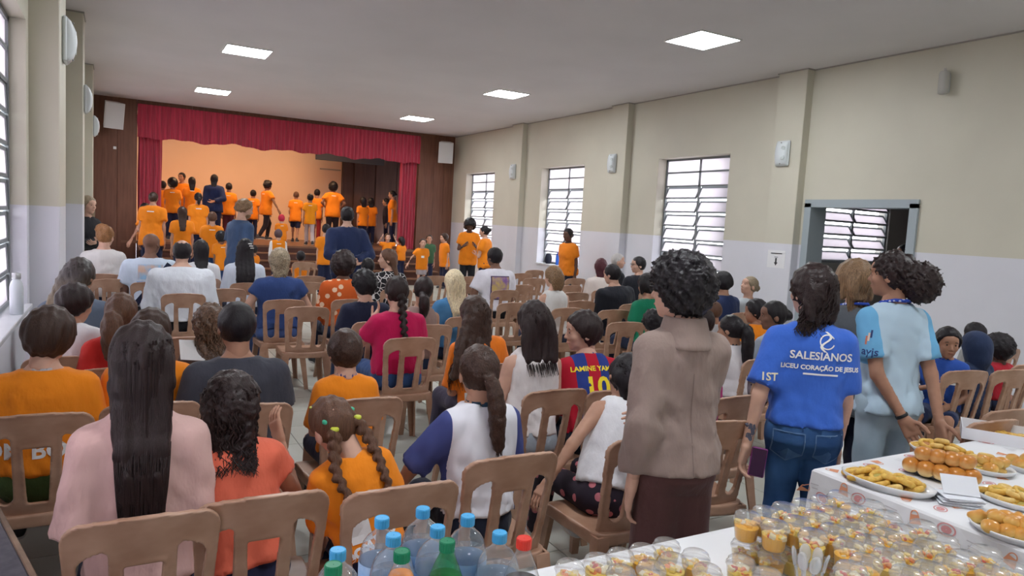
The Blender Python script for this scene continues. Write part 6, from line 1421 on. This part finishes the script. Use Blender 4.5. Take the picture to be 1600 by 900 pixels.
S_("small person in orange with an arm stretched out at the far left", 226, 316, 17.2, 0, 60, bar=False, arms=('out', ((.9, .3, .1), (.9, .3, .1))), skin='m', hpad=.02)
S_("small person in orange at the back of the stage left of the walking one", 396, 296, 20.7, SZ, -20)
S_("person in orange and black trousers walking across the stage", 419, 281, 20.0, SZ, -65, sex='f', hair=('curly', 'k', {'t': .03}), bottom=('leggings', (.018, .014, .02)), arms=('walkf', 'out'), legs=WALK, skin='b')
S_("small person in a red cap at the top of the steps", 440, 334, 17.75, Z4[2], 0, hair=('cap', 'k', {'mat': mat('red_cap_cloth', (.50, .02, .06), .7), 'vis': (0, 1)}), skin='l')
S_("small person with white sleeves and a dark cap before the red cap", 435, 357, 15.4, 0, 0, hair=('cap', 'k', {'mat': mat('dark_cap_cloth', (.10, .06, .07), .7)}), skin='l', top_=('long', cloth((.80, .24, .012), 'raglan', (.72, .72, .74), (.13, .3))))
S_("small person in orange and dark shorts walking at mid-stage", 463, 299, 20.2, SZ, -15, bottom=('shorts', NAVY), hair=('buzz', 'br'), legs=WALK)
S_("small person in yellow-orange and pale trousers at mid-stage", 485, 302, 18.7, SZ, -8, bottom=('trousers', (.50, .44, .46)), top_=('tee', (.80, .30, .012), {'hem': -.3}), legs=WALK)
S_("small person in orange and red trousers behind the pale trousers", 496, 295, 20.5, SZ, -30, bottom=('trousers', (.32, .03, .03)), bar=False)
S_("person in orange at mid-stage with hands on the hips", 521, 282, 20.1, SZ, -6, sex='f', hair=('afro', 'k', {'t': .05}), bottom=('trousers', (.030, .022, .028)), skin='b', wide=1.1, arms=('hip', 'hip'))
S_("small person in orange before the dark wings, left of the pair", 567, 308, 19.6, SZ, 8, hair=('long', 'k', {'len': .16, 'w': .11, 't': .03, 'curl': .005}), bar=False, skin='m')
S_("small person in orange before the dark wings, right of the pair", 580, 309, 19.9, SZ, -12, hair=('long', 'k', {'len': .16, 'w': .11, 't': .03, 'curl': .005}), bar=False, skin='m')
S_("person in orange and dark trousers beside the right curtain", 613, 297, 19.3, SZ, 60, sex='f', hair=('bun', 'k'), bar=False, skin='m', arms=('down', 'down'))
S_("small person in dark clothes beside the right curtain", 603, 309, 20.2, SZ, 70, bar=False, top_=('long', (.03, .025, .04)), skin='m', face=True)
S_("small person in orange half hidden by the standing navy jacket", 510, 349, 14.4, 0, -12, bar=False, skin='l')
S_("small person on the steps facing the hall with both hands on the head", 606, 364, 16.98, Z4[0], 172, bar=False, arms=('head', 'head'), skin='l', hair=('short', 'db', {'line': .015}), face=True)
S_("small person in orange on the steps near the right curtain", 627, 369, 17.0, Z4[0], 20, bar=False, hair=('long', 'k', {'len': .12}))
rfb = S_("small person in orange and grey shorts before the steps, facing the hall", 661, 372, 15.5, 0, 168, bar=False, arms=('down', 'out'), skin='l', hair=('short', 'db', {'line': .015}), bottom=('shorts', (.36, .32, .34)), face=True)
S_("small person in orange and navy seen from the side by the wood panels", 694, 364, 15.9, 0, 95, bar=False, skin='l', hair=('short', 'db', {'t': .02}), face=True)
S_("small person in green behind the grey shorts", 671, 366, 16.55, 0, 160, bar=False, top_=('tee', (.05, .12, .06)), skin='m', hair=('long', 'db', {'len': .1, 'line': .015}), face=True)
S_("small person in orange seated low in front of the steps", 470, 391, 12.2, 0, 0, sit=True, chairlab=BS+'small person seated low before the steps')
S_("small person in orange behind the standing blue T-shirt", 396, 382, 15.2, 0, 30, bar=False)
_s = rfb[1]; print_on(rfb[2], rect_geo(.07, .05, 3, 2), _s['pel']+v3((0, 0, _s['T']*.5)), (-1, 0, 0), (0, 0, 1), M_WPR, name='chest_print'); BV.clear()

# --- chairs nobody sits on
EC = [(177, 424, 0, 'empty brown plastic chair near the creased white blouse at the far left'), (174, 436, 4, 'empty brown plastic chair left of the pale blue T-shirt with the strap'), (360, 438, 0, 'empty brown plastic chair behind the person with the hair clip'), (356, 451, 3, 'empty brown plastic chair between the loose white shirt and the navy blue top'),
      (482, 479, -4, 'empty brown plastic chair right of the person in the navy blue top'), (486, 431, 0, 'empty brown plastic chair before the small person seated low'), (484, 441, 2, 'empty brown plastic chair left of the flowered orange blouse'), (293, 527, 6, 'empty brown plastic chair left of the person holding paper'),
      (684, 431, 0, 'empty brown plastic chair left of the denim jacket, farther forward'), (735, 432, -2, 'brown plastic chair with the red bag on it'), (737, 443, 3, 'empty brown plastic chair right of the denim jacket, farther forward'), (1133, 658, -12, 'empty brown plastic chair between the blazer and the blue T-shirt, nearer one'), (1160, 641, -10, 'empty brown plastic chair between the blazer and the blue T-shirt, farther one'),
      (1566, 657, -6, 'empty brown plastic chair beyond the cardboard tray, nearer one'), (1592, 640, -8, 'empty brown plastic chair beyond the cardboard tray at the right edge')]
for x, y, a, l in EC:
    p = at_z(x, y, .87); c = rotz(math.radians(a)) @ v3((0, .27, 0)); chair(p[0]+c[0], p[1]+c[1], math.radians(a), l, 'empty brown plastic chairs', True)
for k, (x, y) in enumerate(((818, 427), (840, 435), (817, 445), (848, 447), (825, 457), (902, 435), (894, 446), (912, 447), (905, 457), (912, 470), (838, 422), (808, 473), (933, 484), (967, 484), (987, 503), (945, 505), (1004, 484))):
    p = at_z(x, y, .87); a = random.Random(k).uniform(-8, 4); chair(p[0], p[1]+.27, math.radians(a), 'empty brown plastic chair among the vacant rows right of the middle', 'vacant chairs right of the middle', True)
